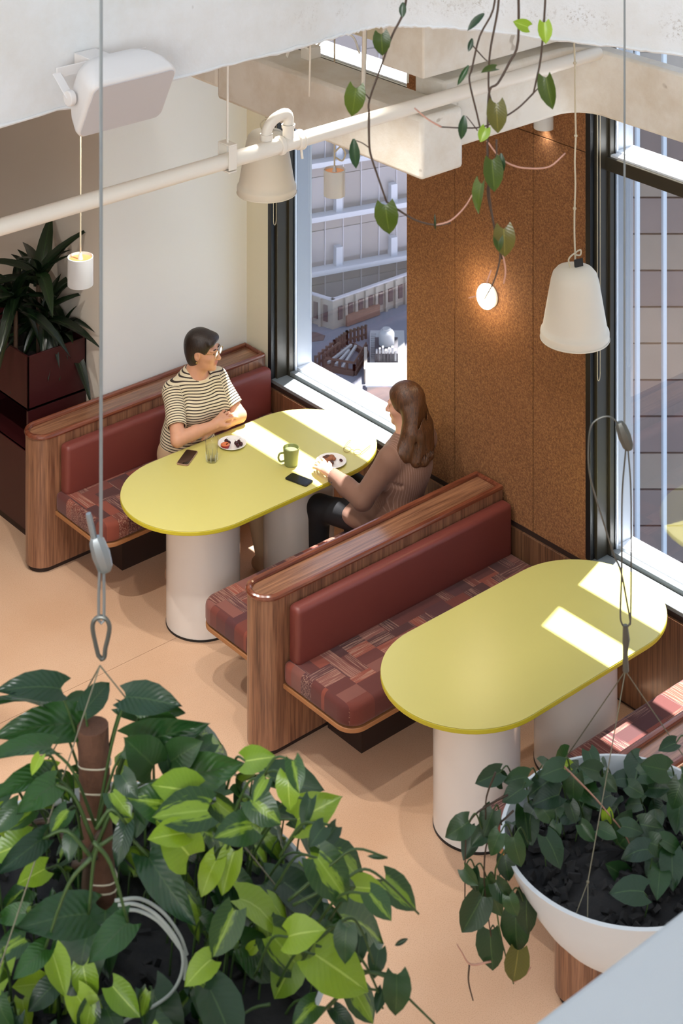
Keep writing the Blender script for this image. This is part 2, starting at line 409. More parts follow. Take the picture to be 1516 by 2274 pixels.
# ---- windows
def window(name, label, y0, y1, left_vis, top):
    w = sroot(name, label)
    G().box(XW, XW+.115, y0, y1, SILL-.03, SILL).obj('sill', MAT['alu'], w, bevel=.002)
    G().box(XW+.115, XW+.125, y0, y1, SILL-.04, SILL-.004).obj('gasket', MAT['frame_black'], w, smooth=0)
    G().box(XW+.125, XW+.165, y0, y1, SILL-.03, SILL+.022).box(XW+.165, XW+.185, y0, y1, SILL-.03, SILL+.012).obj('bottom_rail', MAT['alu'], w, bevel=.002)
    G().box(XW+.185, XO+.02, y0, y1, SILL-.03, SILL+.03).obj('outer_sill', MAT['extwhite'], w, bevel=.003)
    # left jamb stands at y1
    G().box(XW-.004, XW+.03, y1-.012, y1+.022, SILL, top).obj('jamb_edge', MAT['frame_black'], w, bevel=.002)
    G().box(XW+.03, XW+.115, y1-.03, y1+.022, SILL, top).obj('jamb', MAT['frame_dark'], w, bevel=.003)
    G().box(XW+.115, XW+.15, y1-.046, y1+.022, SILL, top).obj('jamb_inner', MAT['frame_dark'], w, bevel=.003)
    G().box(XW+.15, XW+.157, y1-.05, y1, SILL+.02, top).obj('jamb_gasket', MAT['frame_black'], w, smooth=0)
    G().box(XW+.165, XW+.18, y1-.048, y1, SILL+.012, top).obj('jamb_sunlit_edge', MAT['extwhite'], w, bevel=.001)  # white strip standing for the sunlit edge of the jamb
    G().box(XW+.19, XO+.02, y1-.04, y1+.022, SILL, top).obj('outer_reveal', MAT['blueframe'], w, bevel=.002)
    # right jamb
    G().box(XW+.03, XW+.165, y0-.02, y0+.012, SILL, top).obj('jamb', MAT['frame_dark'], w, bevel=.003)
    G().box(XW+.19, XO+.02, y0-.02, y0+.012, SILL, top).obj('outer_reveal', MAT['blueframe'], w, bevel=.002)
    # transom; a white strip puts its sunlit top into colour
    G().box(XW+.10, XW+.17, y0, y1, 2.685, 2.757).obj('transom', MAT['frame_dark'], w, bevel=.003)
    G().box(XW+.12, XW+.175, y0, y1-.04, 2.757, 2.768).obj('transom_sunlit_top', MAT['extwhite'], w, smooth=0)
    G().box(XW+.17, XO+.02, y0, y1-.03, 2.735, 2.775).obj('outer_ledge', MAT['extwhite'], w, bevel=.002)
    G().box(XW+.10, XO, y0, y1, top-.06, top).obj('head', MAT['frame_dark'], w, bevel=.003)
    for z0, z1 in ((SILL+.012, 2.70), (2.75, top-.05)):
        G().box(XW+.158, XW+.162, y0+.01, y1-.04, z0, z1).obj('pane', MAT['glass'], w, smooth=0)
    return w
w1 = window('window_1', 'tall window with dark frame left of the cork wall', 8.13, 9.43, True, 3.95)
w2 = window('window_2', 'tall window with dark frame right of the cork wall', 4.55, 6.735, True, 3.95)
# ---- left wall block (white; the end's shade is put into a darker colour)
wl_ = sroot('wall_left', 'white wall behind the far bench with shaded end')
G().box(6.425, XW, 9.674, 10.9, 0, 3.9).obj('wall_face', MAT['white'], wl_, smooth=0)
G().box(6.42, 6.4251, 9.676, 10.9, 0, 3.9).obj('wall_end', MAT['shaded_white'], wl_, smooth=0)
G().box(6.417, 6.43, 9.670, 9.682, .8, 3.9).obj('corner_bead', MAT['white'], wl_, bevel=.002)
wf = struct(G().box(-5, 7.9, 13.6, 13.9, 0, 3.9).obj('wall_far', MAT['dark_wall'], smooth=0))
wb = struct(G().box(-5.2, -5, -5, 14, 0, 9).obj('bounce_wall_back', MAT['white'], smooth=0))  # unseen wall added to bounce light into the room
wr = struct(G().box(-5, 7.56, -5.2, -5, 0, 9).obj('bounce_wall_right', MAT['white'], smooth=0))  # second unseen wall, added as a white bounce surface
# ---- ceiling slab: its free edge bends round towards the window wall
edge = [(-900,515),(0,278),(300,196),(560,130),(702,94),(767,75),(810,64),(850,58),(900,56),(980,61),(1094,69),(1260,91),(1400,107),(1516,120),(1700,146),(2050,205)]
ep = [pz(u, v, ZF) for u, v in edge]
poly = [(-5, ep[0].y)] + [(p.x, p.y) for p in ep] + [(XW+.01, ep[-1].y-.3), (XW+.01, 13.6), (-5, 13.6)]
ceil = G().prism(poly, ZF, ZF+.75).obj('ceiling', MAT['slab'], smooth=30); struct(ceil, 'white painted concrete slab edge across the top')
lip = [(p.x - .0, p.y) for p in ep]
rag = G(); ring = []
for i, p in enumerate(spline([(p.x, p.y, ZF) for p in ep], 10)):
    ring.append(p + Vector((0, 0, random.uniform(-.004, .004))))
rag.tube(ring, [random.uniform(.005, .01) for _ in ring], 6).obj('plaster_lip', MAT['slab'], ceil)
# ---- added unseen roof over the void: strips cut sky light, slots pass some
ro = sroot('ceiling', 'added unseen roof strips dimming the sky light over the void')
yr = -5.2
while yr < 13:
    G().box(-5.2, XW+.02, yr, yr+1.0, 9.0, 9.3).obj('added_roof_strip', MAT['white'], ro, smooth=0); yr += 1.75
# ---- beams under the slab
def fillet_poly():
    r = .16; yb = 6.735; xc = 7.46
    arc = [(xc - r + r*math.cos(a), yb - r + r*math.sin(a)) for a in [math.pi/2*(1-i/8) for i in range(9)]]
    return [(6.48, 6.95), (6.48, yb)] + arc + [(xc, 3.0), (XW+.02, 3.0), (XW+.02, 6.95)]
struct(G().prism(fillet_poly(), 3.04, 3.385).obj('trim_1', MAT['conc'], bevel=.015, smooth=30), 'cream bulkhead beam turning over the right window')
t2 = G().box(6.2, 6.48, 6.6, 8.22, 3.0, 3.3).box(6.2, 6.48, 8.22, 9.66, 3.055, 3.3).obj('trim_2', MAT['conc'], bevel=.02)
struct(t2, 'cream boxed concrete beam in front of the left window')
struct(G().box(6.24, XW, 6.63, 6.93, 3.47, ZF).obj('trim_3', MAT['conc'], bevel=.01), 'upper concrete beam above the pipe')
# ---- balustrade close to the camera
b0 = pz(1180, 2274, 4.45); b1 = pz(1516, 2005, 4.45)
struct(G().box(b0.x-1.2, b1.x+1.4, (b0.y+b1.y)/2-.9, (b0.y+b1.y)/2, 4.2, 4.45).obj('wall_balustrade', plain('balustrade_paint', srgb(180,185,188), .6, var=.02), bevel=.012, seg=3), 'white balustrade top in the lower right corner')
# ================================================================== furniture
ZT = .74; TR = .4132; TL = .401; TC = .345; CR = .2057
T1 = Vector((6.665, 8.504, 0)); T2 = Vector((6.68, 6.364, 0))
t1 = thing('dining_table', 'yellow oval table where two people sit, with plates and phones', 'table', T1, 'yellow oval tables')
G().prism(stadium(T1.x, T1.y, TL, TR-.001, 32), ZT-.004, ZT).obj('table_top', MAT['yellow'], t1, bevel=.0015)
G().prism(stadium(T1.x, T1.y, TL, TR, 32), ZT-.026, ZT-.004).obj('table_edge', MAT['yellow_edge'], t1, bevel=.003)
for s in (-1, 1):
    G().lathe([(CR, .012), (CR, ZT-.026)], (T1.x+s*TC, T1.y, 0), 64).obj('column', MAT['column'], t1)
    G().lathe([(CR+.002, 0), (CR+.002, .012)], (T1.x+s*TC, T1.y, 0), 64).obj('base_ring', MAT['black'], t1)
t2_ = copy_tree(t1, T2-T1, 'empty yellow oval table with sun patches beside the right window')

XB0, XB1 = 5.835, XW-.02; BT = .1; ZB = .8
def bench(name, label, yc, seats, loc):
    b = thing(name, label, 'bench', (5.95, yc, 0), 'walnut banquettes')
    xe = XB0 + BT
    def u(r, x1, n=14): return [(x1, yc-r)] + [(x1, yc+r)] + [(xe + r*math.cos(a), yc + r*math.sin(a)) for a in [math.pi/2 + math.pi*i/n for i in range(n+1)]]
    G().prism(u(BT, XB1), .03, ZB-.022).obj('back_panel', MAT['wood_v'], b, bevel=.002, seg=1)
    G().prism(u(BT-.018, XB1-.01), 0, .03).obj('toe_kick', MAT['plinth'], b)
    G().prism(u(BT-.02, XB1-.02), ZB-.03, ZB-.018).obj('cap_inlay', MAT['wood_x'], b, smooth=0)
    # raised bullnose rim round the cap
    path = [(XB1-.012, yc-BT+.008)] + [(x, yc-BT+.008) for x in (7.2, 6.8, 6.4, 6.1)] + [(xe + (BT-.008)*math.cos(a), yc + (BT-.008)*math.sin(a)) for a in [-math.pi/2 - math.pi*i/20 for i in range(21)]] + [(x, yc+BT-.008) for x in (6.1, 6.4, 6.8, 7.2)] + [(XB1-.012, yc+BT-.008)]
    rr = G(); prof = []
    pl = [Vector((x, y, ZB-.012)) for x, y in path]
    rr.tube(pl, .0165, 10, closed=True); rr.obj('cap_rim', MAT['wood_rim'], b)
    for s in seats:      # s=-1 faces -Y, +1 faces +Y
        ya = yc + s*BT; yb = yc + s*(BT+.085); yf = yc + s*.61
        lo, hi = min(ya, yb), max(ya, yb)
        G().box(5.985, XB1-.005, lo, hi, .44, .735).obj('backrest', MAT['leather'], b, bevel=.028, seg=5, smooth=180)
        lo, hi = min(ya, yf), max(ya, yf)
        cn = (1,1,0,0) if s < 0 else (0,0,1,1)
        seat = G().prism(rrect(5.955, XB1, lo, hi, .1, 8, cn), .345, .458).obj('seat', MAT['fabric'], b, bevel=.028, seg=4, smooth=180)
        G().prism(rrect(5.957, XB1, lo, hi, .1, 8, cn), .322, .345).obj('seat_board', MAT['ply'], b, bevel=.003)
        y2 = yc + s*.36; lo, hi = min(ya, y2), max(ya, y2)
        G().box(6.25, XB1, lo, hi, 0, .322).obj('seat_plinth', MAT['plinth'], b)
    return b
YB1, YB2, YB3 = 9.558, 7.45, 5.36
bench('banquette', 'far walnut banquette with burgundy backrest against the white wall', YB1, (-1,), None)
bench('banquette', 'middle double-sided walnut banquette with red leather backrests', YB2, (-1, 1), None)
bench('banquette', 'nearest walnut banquette at the lower right behind the hanging pot', YB3, (1,), None)

# ---- planter cabinet behind the far bench
cb = thing('planter_cabinet', 'dark maroon planter cabinet behind the far bench', 'cabinet', (6.2, 10.1, 0))
X0, X1, Y0, Y1 = 6.0, 6.415, 9.83, 10.55
pl = G().box(X0, X0+.012, Y0, Y1, .775, 1.1).box(X1-.012, X1, Y0, Y1, .775, 1.1).box(X0, X1, Y0, Y0+.012, .775, 1.1).box(X0, X1, Y1-.012, Y1, .775, 1.1).box(X0, X1, Y0, Y1, .775, .79)
pl.obj('planter_box', MAT['maroon'], cb, bevel=.002, seg=1, smooth=0)
G().box(X0+.02, X1-.02, Y0+.02, Y1-.02, .8, 1.03).obj('soil', MAT['soil'], cb, smooth=0)
G().box(X0+.004, X1, Y0+.004, Y0+.022, .05, .77).obj('side_panel', MAT['maroon'], cb, bevel=.001, seg=1, smooth=0)
G().box(X0+.004, X1, Y1-.022, Y1-.004, .05, .77).obj('side_panel', MAT['maroon'], cb, smooth=0)
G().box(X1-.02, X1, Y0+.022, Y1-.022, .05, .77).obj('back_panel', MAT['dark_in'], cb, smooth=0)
G().box(X0+.01, X1-.02, Y0+.022, Y1-.022, .50, .52).obj('shelf', MAT['maroon'], cb, smooth=0)
G().box(X0+.004, X0+.02, Y0+.022, Y1-.022, .05, .52).obj('door', MAT['maroon'], cb, bevel=.001, seg=1, smooth=0)
G().box(X0+.02, X1-.01, Y0+.02, Y1-.02, 0, .05).obj('plinth', MAT['plinth'], cb, smooth=0)
# ================================================================== ceiling services
def vy(u, v, Y):
    t = (u - CX)/F_PX; X = Y*(CA + t*SA)/(SA - t*CA); d = X*CA + Y*SA
    return Vector((X, Y, CAMZ - (v - YH)*d/F_PX))
PY, PZ, PR = 6.6, 3.368, .034
pp = thing('sprinkler_pipe', 'long cream sprinkler pipe crossing under the ceiling slab', 'pipe', (5.0, PY, PZ))
G().tube([(-3, PY, PZ), (7.46, PY, PZ)], PR, 24).obj('pipe_run', MAT['offwhite'], pp)
def xat(u): return vy(u, 330, PY).x
for u in (622, 662):
    x = xat(u); G().tube([(x-.012, PY, PZ), (x+.012, PY, PZ)], PR+.008, 24).obj('coupling', MAT['offwhite'], pp, bevel=.004)
xt = xat(640)
G().tube([(xt, PY, PZ), (xt, PY, PZ+.085)], .026, 16).obj('tee_branch', MAT['offwhite'], pp)
G().tube([(xt, PY, PZ+.07), (xt, PY, PZ+.085)], .031, 16).obj('branch_collar', MAT['offwhite'], pp)
G().tube(spline([(xt, PY, PZ+.08), (xt, PY, PZ+.115), (xt-.02, PY+.0, PZ+.137), (xt-.075, PY+.01, PZ+.12), (xt-.105, PY+.02, PZ+.08), (xt-.11, PY+.02, PZ+.045)], 5), .024, 16).obj('elbow', MAT['offwhite'], pp)
G().tube([(xt-.11, PY+.02, PZ+.06), (xt-.11, PY+.02, PZ+.035)], .029, 16).tube([(xt-.11, PY+.02, PZ+.035), (xt-.11, PY+.02, PZ-.01)], .012, 10).obj('sprinkler_head', MAT['offwhite'], pp)
for u, nm in ((505, 'hanger'), (-150, 'hanger')):
    x = xat(u); h = G()
    h.box(x-.022, x+.022, PY-PR-.006, PY-PR, PZ-.03, PZ+.075).box(x-.022, x+.022, PY+PR, PY+PR+.006, PZ-.03, PZ+.075).box(x-.022, x+.022, PY-PR-.006, PY+PR+.006, PZ+.075, PZ+.081).box(x-.022, x+.022, PY-PR-.006, PY+PR+.006, PZ-PR-.008, PZ-PR-.002)
    ho = h.obj(nm, MAT['offwhite'], pp, bevel=.002)
    G().tube([(x, PY, PZ+.08), (x, PY, ZF)], .005, 8).obj('rod', MAT['offwhite'], ho)
x = xat(668); ho = G().tube([(x, PY+(PR+.006)*math.cos(a), PZ+(PR+.006)*math.sin(a)) for a in [i*math.pi/12 for i in range(24)]], .006, 8, closed=True).tube([(x, PY, PZ-PR), (x, PY-.01, PZ-PR-.05)], .006).obj('ring_clip', MAT['offwhite'], pp)

def lamp(name, label, x, y, z, cat='lamp'):
    r = thing(name, label, cat, (x, y, z), 'bell pendant lamps')
    out = [(.170,0),(.171,.03),(.169,.04),(.161,.047),(.157,.07),(.136,.19),(.119,.285),(.109,.318),(.09,.34),(.055,.352),(.012,.357)]
    inn = [(a-.004, b-.004) for a, b in out[::-1]]
    G().lathe(out + [(.003,.357),(.003,.353)] + inn + [(.166,0)], (x,y,z), 48, caps=False).obj('shade', MAT['shade'], r, smooth=50)
    G().lathe([(.166,0),(.172,-.003),(.1735,0),(.172,.004)], (x,y,z), 48, caps=False).obj('rim_bead', MAT['shade'], r)
    random.seed(int(x*100))
    pts = [(x+random.uniform(-.004,.004), y+random.uniform(-.004,.004), z+.4+i*.12) for i in range(int((ZF-z-.4)/.12)+1)] + [(x, y, ZF)]
    c = G().tube(spline([(x, y, z+.355)] + pts, 3), .0045, 8).obj('cord', MAT['twine'], r)
    for i in range(2, len(pts)-1, 3): G().ball(pts[i], .009, 8, 6).obj('knot', MAT['twine'], c)
    G().tube(spline([(x-.03, y, z+.35), (x-.045, y, z+.40), (x-.01, y-.01, z+.425), (x+.005, y, z+.41)], 6), .004, 8).tube(spline([(x, y, z+.42), (x+.03, y-.01, z+.43), (x+.028, y-.01, z+.405), (x, y, z+.41)], 6), .004, 8).obj('cord_loop', MAT['twine'], r)
    G().obox((x+.005, y-.02, z+.375), Vector((.018,-.012,.004)), Vector((.002,.004,.018)), Vector((-.002,-.003,.001))).obj('clip', MAT['black'], r, smooth=0)
    return r
LR = vy(1276, 745, 6.36); LL = vy(592, 420, 8.5)
lamp('pendant_lamp', 'cream bell pendant lamp hanging before the right window', LR.x, LR.y, LR.z-.01)
lamp('pendant_lamp', 'cream bell pendant lamp hanging behind the pipe by the left window', LL.x, LL.y, LL.z-.015)

def downlight(label, p, r, h, energy, top=ZF):
    t = thing('downlight', label, 'downlight', (p.x, p.y, p.z), 'white cylinder downlights')
    G().lathe([(r-.004,.006),(r-.004,0),(r-.001,-.001),(r,.002),(r,h),(r-.004,h+.001),(r-.005,h-.012)], p, 40, caps=False).obj('body', MAT['bowl'], t)
    G().lathe([(.012,h-.012),(r-.005,h-.012)], p, 40, caps=False).obj('top_plate', MAT['glow'], t)
    G().lathe([(.001,.012),(r-.004,.012)], p, 40, caps=False).obj('lens', MAT['grille'], t)
    G().tube([(p.x,p.y,p.z+h-.015),(p.x,p.y,p.z+h+.02)], [.014,.006], 12).obj('cable_boss', MAT['bowl'], t)
    G().tube([(p.x,p.y,p.z+h),(p.x,p.y,top)], .0045, 8).obj('cord', MAT['twine'], t)
    ld = bpy.data.lights.new('downlight_beam', 'SPOT'); lo = bpy.data.objects.new('downlight_beam', ld); COL.objects.link(lo)
    lo.parent = t; lo.location = (0, 0, -.01); ld.energy = energy; ld.spot_size = math.radians(110); ld.spot_blend = .8; ld.shadow_soft_size = .03; ld.color = (1.0,.95,.88)
    return t
SPOT = 36
p = pt(178.5, 632, 9.3); downlight('white cylinder downlight beside the dark leafy plant', p, .063, .137, SPOT)
p = pt(742.5, 433, 10.7); d2 = downlight('white cylinder downlight seen against the left window', p, .061, .145, SPOT*.25)
G().tube(spline([(p.x, p.y, p.z+.24), (p.x+.03, p.y-.02, p.z+.27), (p.x+.055, p.y-.03, p.z+.23), (p.x+.04, p.y-.02, p.z+.19), (p.x+.008, p.y, p.z+.21)], 6), .005, 8).obj('cord_loop', MAT['twine'], d2)
p = vy(1207, 284, 7.04); downlight('white cylinder downlight showing below the beam above the cork wall', p, .055, .12, SPOT*.04)
# added downlights, unseen behind the slab edge, to brighten floor and tables
for x, y, e, lb in ((5.2, 7.6, 3.2, 'added unseen downlight under the slab over the aisle'), (4.4, 9.2, 3.6, 'added unseen downlight under the slab out past the dark cabinet'), (5.55, 6.72, 1.9, 'added unseen downlight under the slab behind the vine'), (6.3, 9.0, .5, 'added unseen downlight under the slab near the white wall')):
    downlight(lb, Vector((x, y, 3.80)), .06, .095, SPOT*e)

# ---- loudspeaker on the slab edge
sp = thing('wall_speaker', 'white tilted loudspeaker bracketed to the slab edge', 'speaker', (4.5, 6.05, 3.5))
FC = pt(283, 226, 7.2); nx = Vector((1,0,0)); nn = Vector((0,-.888,-.46)); nv = nn.cross(nx).normalized()
if nv.z < 0: nv = -nv
def rr3(w, h, r, off, sh=0, k=6):
    return [FC - nn*off + nx*a + nv*(b+sh) for a, b in rrect(-w/2, w/2, -h/2, h/2, r, k)]
G().rings([rr3(.372,.236,.03,-.004), rr3(.385,.25,.035,0), rr3(.388,.254,.036,.02), rr3(.375,.25,.05,.07,.005), rr3(.345,.232,.07,.12,.008), rr3(.29,.19,.07,.16,.008), rr3(.18,.11,.05,.182,.008), rr3(.05,.03,.012,.187,.008)]).obj('cabinet', MAT['speaker'], sp, smooth=60)
G().rings([rr3(.372,.238,.03,-.002), rr3(.368,.234,.03,-.007)]).obj('grille', MAT['grille'], sp)
side = FC - nn*.085 - nx*.2
brk = G()
brk.tube([side + nx*.004, side - nx*.02], .03, 20); brk.obj('knob', MAT['speaker'], sp, bevel=.004)
kq = G()
for sgn in (-1, 1):
    a = FC - nn*.085 + nx*sgn*.203; b = a - nn*.11 + UP*.02
    kq.bar(a + nx*sgn*.003, b + nx*sgn*.003, .035, .004)
a = FC - nn*.195 + UP*.02
kq.obox(a, nx*.206, Vector((0,.003,0)), UP*.02); kq.obox(a + Vector((0,.06,0)), nx*.05, Vector((0,.06,0)), UP*.02)
kq.obj('bracket', MAT['speaker'], sp, bevel=.002)

# ---- wall light on the cork
wlamp = thing('wall_light', 'glowing round opal wall light on the cork wall', 'wall light', (XW, 7.475, 1.80))
G().lathe([(.064,0),(.066,.006),(.06,.014)], (XW, 7.47, 1.805), 40, axis=(-1,0,0)).obj('base', MAT['offwhite'], wlamp)
G().ball((XW-.03, 7.47, 1.805), (.044,.062,.071), 32, 16).obj('globe', MAT['globe'], wlamp)
ld = bpy.data.lights.new('globe_light', 'POINT'); lo = bpy.data.objects.new('globe_light', ld); COL.objects.link(lo); lo.parent = wlamp; lo.location = (-.1, 0, .0); ld.energy = 3.2; ld.color = (1,.8,.5); ld.shadow_soft_size = .05
# ---- conduits and junction box on top of the boxed beam
jb = pz(690, 128, 3.3)
j = thing('junction_box', 'small cream junction box with looped cable on the beam', 'box', (jb.x, jb.y, 3.3))
G().box(jb.x-.045, jb.x+.045, jb.y-.03, jb.y+.03, 3.3, 3.36).obj('box', MAT['offwhite'], j, bevel=.003)
G().tube(spline([(jb.x+.04, jb.y, 3.35), (jb.x+.12, jb.y-.02, 3.42), (jb.x+.2, jb.y-.1, 3.4), (jb.x+.22, jb.y-.14, 3.31)], 6), .006, 8).obj('cable', MAT['offwhite'], j)
G().tube(spline([(jb.x-.03, jb.y-.03, 3.35), (jb.x-.1, jb.y+.02, 3.40), (jb.x-.13, jb.y+.04, 3.32), (jb.x-.12, jb.y+.03, 3.40)], 6), .007, 8).obj('cable_tail', MAT['offwhite'], j)
for u, v, r, lb in ((806, 200, .012, 'flat cream conduit strip standing on the boxed beam'), (686, 205, .005, 'thin white hanger rod left of the conduit strip'), (905, 175, .006, 'thin grey conduit right of the heart leaf')):
    q = pz(u, v, 3.3)
    tag(G().tube([(q.x, q.y, 3.28), (q.x+.02, q.y, ZF)], r, 8).obj('conduit', MAT['offwhite']), lb, 'conduit')
# ---- blind pull chains
for nm, u, va, vb, Y in (('beside the left window frame', 610, 300, 500, 9.40), ('behind the right bell lamp', 1329, 420, 846, 6.70)):
    a = vy(u, va, Y); b = vy(u, vb, Y); w = .011
    c = G().tube([(a.x-w, a.y, 3.9), (a.x-w, a.y, b.z+.03), (a.x-w*.7, a.y, b.z+.008), (a.x, a.y, b.z), (a.x+w*.7, a.y, b.z+.008), (a.x+w, a.y, b.z+.03), (a.x+w, a.y, 3.9)], .0022, 6).obj('blind_chain', MAT['twine'])
    tag(c, 'thin looped blind chain ' + nm, 'chain', 'blind chains')
# ================================================================== things on the laid table
for k, c, r in (('phone', srgb(24,22,24), .18), ('screen', srgb(38,28,24), .06), ('case', srgb(150,116,92), .5), ('china', srgb(236,232,228), .25), ('mug', srgb(124,130,78), .35), ('coffee', srgb(126,134,92), .2), ('cherry', srgb(62,14,20), .2), ('peach', srgb(206,112,62), .4), ('peach_skin', srgb(150,36,38), .35), ('pastry', srgb(150,92,58), .7), ('pastry_dark', srgb(84,46,30), .6), ('gold', srgb(180,150,90), .3), ('water', srgb(220,230,228), .05)):
    MAT[k] = plain(k+'_surface', c, r, var=.12 if k in ('pastry', 'peach', 'peach_skin') else .03, scale=30 if k == 'pastry' else 8, metal=.7 if k == 'gold' else 0)
def phone(label, ends, w, case, mat_face):
    a = pz(*ends[0], ZT); b = pz(*ends[1], ZT); c = (a+b)/2; d = (b-a).normalized(); n = d.cross(UP)
    L = (b-a).length/2
    t = thing('mobile_phone', label, 'phone', (c.x, c.y, ZT), 'phones on the laid table')
    def body(z0, z1, k):
        ring = rrect(-L*k, L*k, -w*k, w*k, .012, 5)
        return G().rings([[Vector((c.x, c.y, z)) + d*p[0] + n*p[1] for p in ring] for z in (z0, z1)])
    body(ZT, ZT+.0075, 1).obj('case', MAT[case], t, bevel=.002)
    body(ZT+.0075, ZT+.0085, .93).obj('screen', MAT[mat_face], t)
    return t
phone('phone with a brown case beside the drinking glass', ((404,1034), (427,1002)), .036, 'case', 'screen')
phone('black phone beside the green mug', ((640,1058), (688,1076)), .037, 'phone', 'phone')
def plate(label, u, v, r):
    c = pz(u, v, ZT)
    t = thing('plate', label, 'plate', (c.x, c.y, ZT), 'side plates')
    G().lathe([(.001,.004),(r*.62,.004),(r*.7,.007),(r,.014),(r+.001,.012),(r*.72,.002),(r*.6,0),(.001,0)], (c.x,c.y,ZT), 48, caps=False).obj('dish', MAT['china'], t)
    G().tube([(c.x+(r)*math.cos(a), c.y+(r)*math.sin(a), ZT+.0135) for a in [2*math.pi*i/48 for i in range(48)]], .0016, 6, closed=True).obj('rim', MAT['china'], t)
    return c
c1 = plate('white plate with fruit in front of the striped shirt', 515, 988, .082)
c2 = plate('white plate with pastry by the hand of the brown jacket', 735, 1028, .086)
def peach(u, v, r, lb):
    q = pz(u, v, ZT+.006); t = thing('peach_half', lb, 'fruit', (q.x, q.y, ZT+.006))
    ax = (RGT, FWD, UP)
    G().lathe([(.001,0),(r*.8,.002),(r,.012),(r*.97,.02)], (q.x,q.y,q.z), 24, caps=False).obj('skin', MAT['peach_skin'], t)
    G().lathe([(r*.97,.02),(r*.7,.024),(r*.35,.02),(.001,.017)], (q.x,q.y,q.z), 24, caps=False).obj('flesh', MAT['peach'], t)
peach(500, 994, .027, 'cut peach half with red skin on the fruit plate')
for i, (u, v, lb) in enumerate(((502,979,'cherry nearest the arm on the fruit plate'), (508,983,'cherry second in the left pair on the fruit plate'), (505,989,'cherry just above the peach half'), (524,984,'cherry leftmost in the right cluster'), (530,981,'cherry at the back of the right cluster'), (535,986,'cherry rightmost on the fruit plate'), (528,989,'cherry at the front of the right cluster'))):
    q = pz(u, v, ZT+.018); t = thing('cherry', lb, 'fruit', (q.x, q.y, ZT+.007), 'cherries on the plate')
    G().ball(q, .0115, 14, 8).obj('fruit', MAT['cherry'], t)
    G().tube([q + UP*.01, q + UP*.02 + RGT*.008*(-1)**i], .001, 5).obj('stalk', MAT['stem_green'], t)
random.seed(3)
q = pz(727, 1024, ZT+.008)
t = thing('pastry', 'torn brown pastry on the plate by the jacket sleeve', 'pastry', (q.x, q.y, ZT+.006))
for i in range(9):
    a = random.uniform(0, 6.28); rr = random.uniform(.0, .042)
    o = G().ball((q.x+rr*math.cos(a), q.y+rr*math.sin(a), ZT+.016), (random.uniform(.014,.026), random.uniform(.012,.022), random.uniform(.007,.014)), 10, 7).obj('crumb_piece', MAT['pastry'] if i % 3 else MAT['pastry_dark'], t)
q = pz(757, 1022, ZT+.012); t = thing('date', 'dark date at the rim of the pastry plate', 'fruit', (q.x, q.y, ZT+.006))
G().ball(q, (.008,.013,.007), 10, 8).obj('flesh', MAT['cherry'], t)
c = pz(470, 1024, ZT)
t = thing('drinking_glass', 'clear tumbler of water beside the fruit plate', 'glass', (c.x, c.y, ZT))
G().lathe([(.001,.0),(.03,.0),(.031,.004),(.034,.03),(.039,.135),(.037,.135),(.032,.03),(.028,.012),(.001,.012)], c, 40, caps=False).obj('tumbler', MAT['drink_glass'], t)
G().lathe([(.001,.0125),(.0278,.0125),(.0318,.03),(.0350,.085),(.001,.085)], c, 40, caps=False).obj('water', glass_mat('drinking_water', .04, (.985,.99,.99,1)), t)
for a in range(8): G().bar(c + Vector((.033*math.cos(a*.785), .033*math.sin(a*.785), .008)), c + Vector((.0352*math.cos(a*.785), .0352*math.sin(a*.785), .05)), .0025, .001).obj('facet', MAT['water'], t)
c = pz(646, 1032, ZT)
t = thing('mug', 'olive green mug near the middle of the laid table', 'mug', (c.x, c.y, ZT))
G().lathe([(.001,.0),(.034,.0),(.038,.004),(.046,.098),(.0445,.1),(.043,.098),(.036,.012),(.001,.01)], c, 40, caps=False).obj('cup', MAT['mug'], t)
G().lathe([(.001,.082),(.0415,.082)], c, 40, caps=False).obj('drink', MAT['coffee'], t)
hd = -RGT*.9 - FWD*.3; hd.normalize()
G().tube(spline([c + hd*.040 + UP*.075, c + hd*.066 + UP*.074, c + hd*.075 + UP*.05, c + hd*.062 + UP*.028, c + hd*.037 + UP*.03], 6), .0055, 10).obj('handle', MAT['mug'], t)
# folded wire spectacles lying on the table
def spectacles(t, c, d, up, nose, r, mat, temple=.13, spread=1.0, rad=.0014, drop=0):
    # c bridge centre, d lateral axis, up lens-up axis, nose forward axis
    g = G()
    for s in (-1, 1):
        e = c + d*(s*.033)
        g.tube([e + d*(r*1.15*math.cos(a)) + up*(r*math.sin(a)) for a in [2*math.pi*i/20 for i in range(20)]], rad, 6, closed=True)
    g.tube(spline([c - d*.011 + up*.004, c + up*.009 + nose*.002, c + d*.011 + up*.004], 4), rad, 6)
    f = g.obj('frame', mat, t)
    for s in (-1, 1):
        e = c + d*(s*.058) + up*.008
        G().tube(spline([c + d*(s*.056) + up*.006, e, e - nose*temple*.6 + d*(s*.008*spread), e - nose*temple - up*(.02+drop) + d*(s*.006*spread)], 5), rad, 6).obj('temple', mat, t)
    for s in (-1, 1):
        e = c + d*(s*.033)
        gg = G(); gg.add([e + d*(r*1.12*math.cos(a)) + up*(r*.97*math.sin(a)) for a in [2*math.pi*i/20 for i in range(20)]], [tuple(range(20))])
        gg.obj('lens', MAT['drink_glass'], f)
q = pz(782, 1001, ZT+.010)
t = thing('spectacles', 'gold wire spectacles lying at the window end of the table', 'glasses', (q.x, q.y, ZT))
dd = (pz(802,1007,ZT)-pz(758,996,ZT)).normalized(); nz = UP.cross(dd).normalized()
spectacles(t, q, dd, (UP*.3+nz*.95).normalized(), -nz, .02, MAT['gold'], .12)

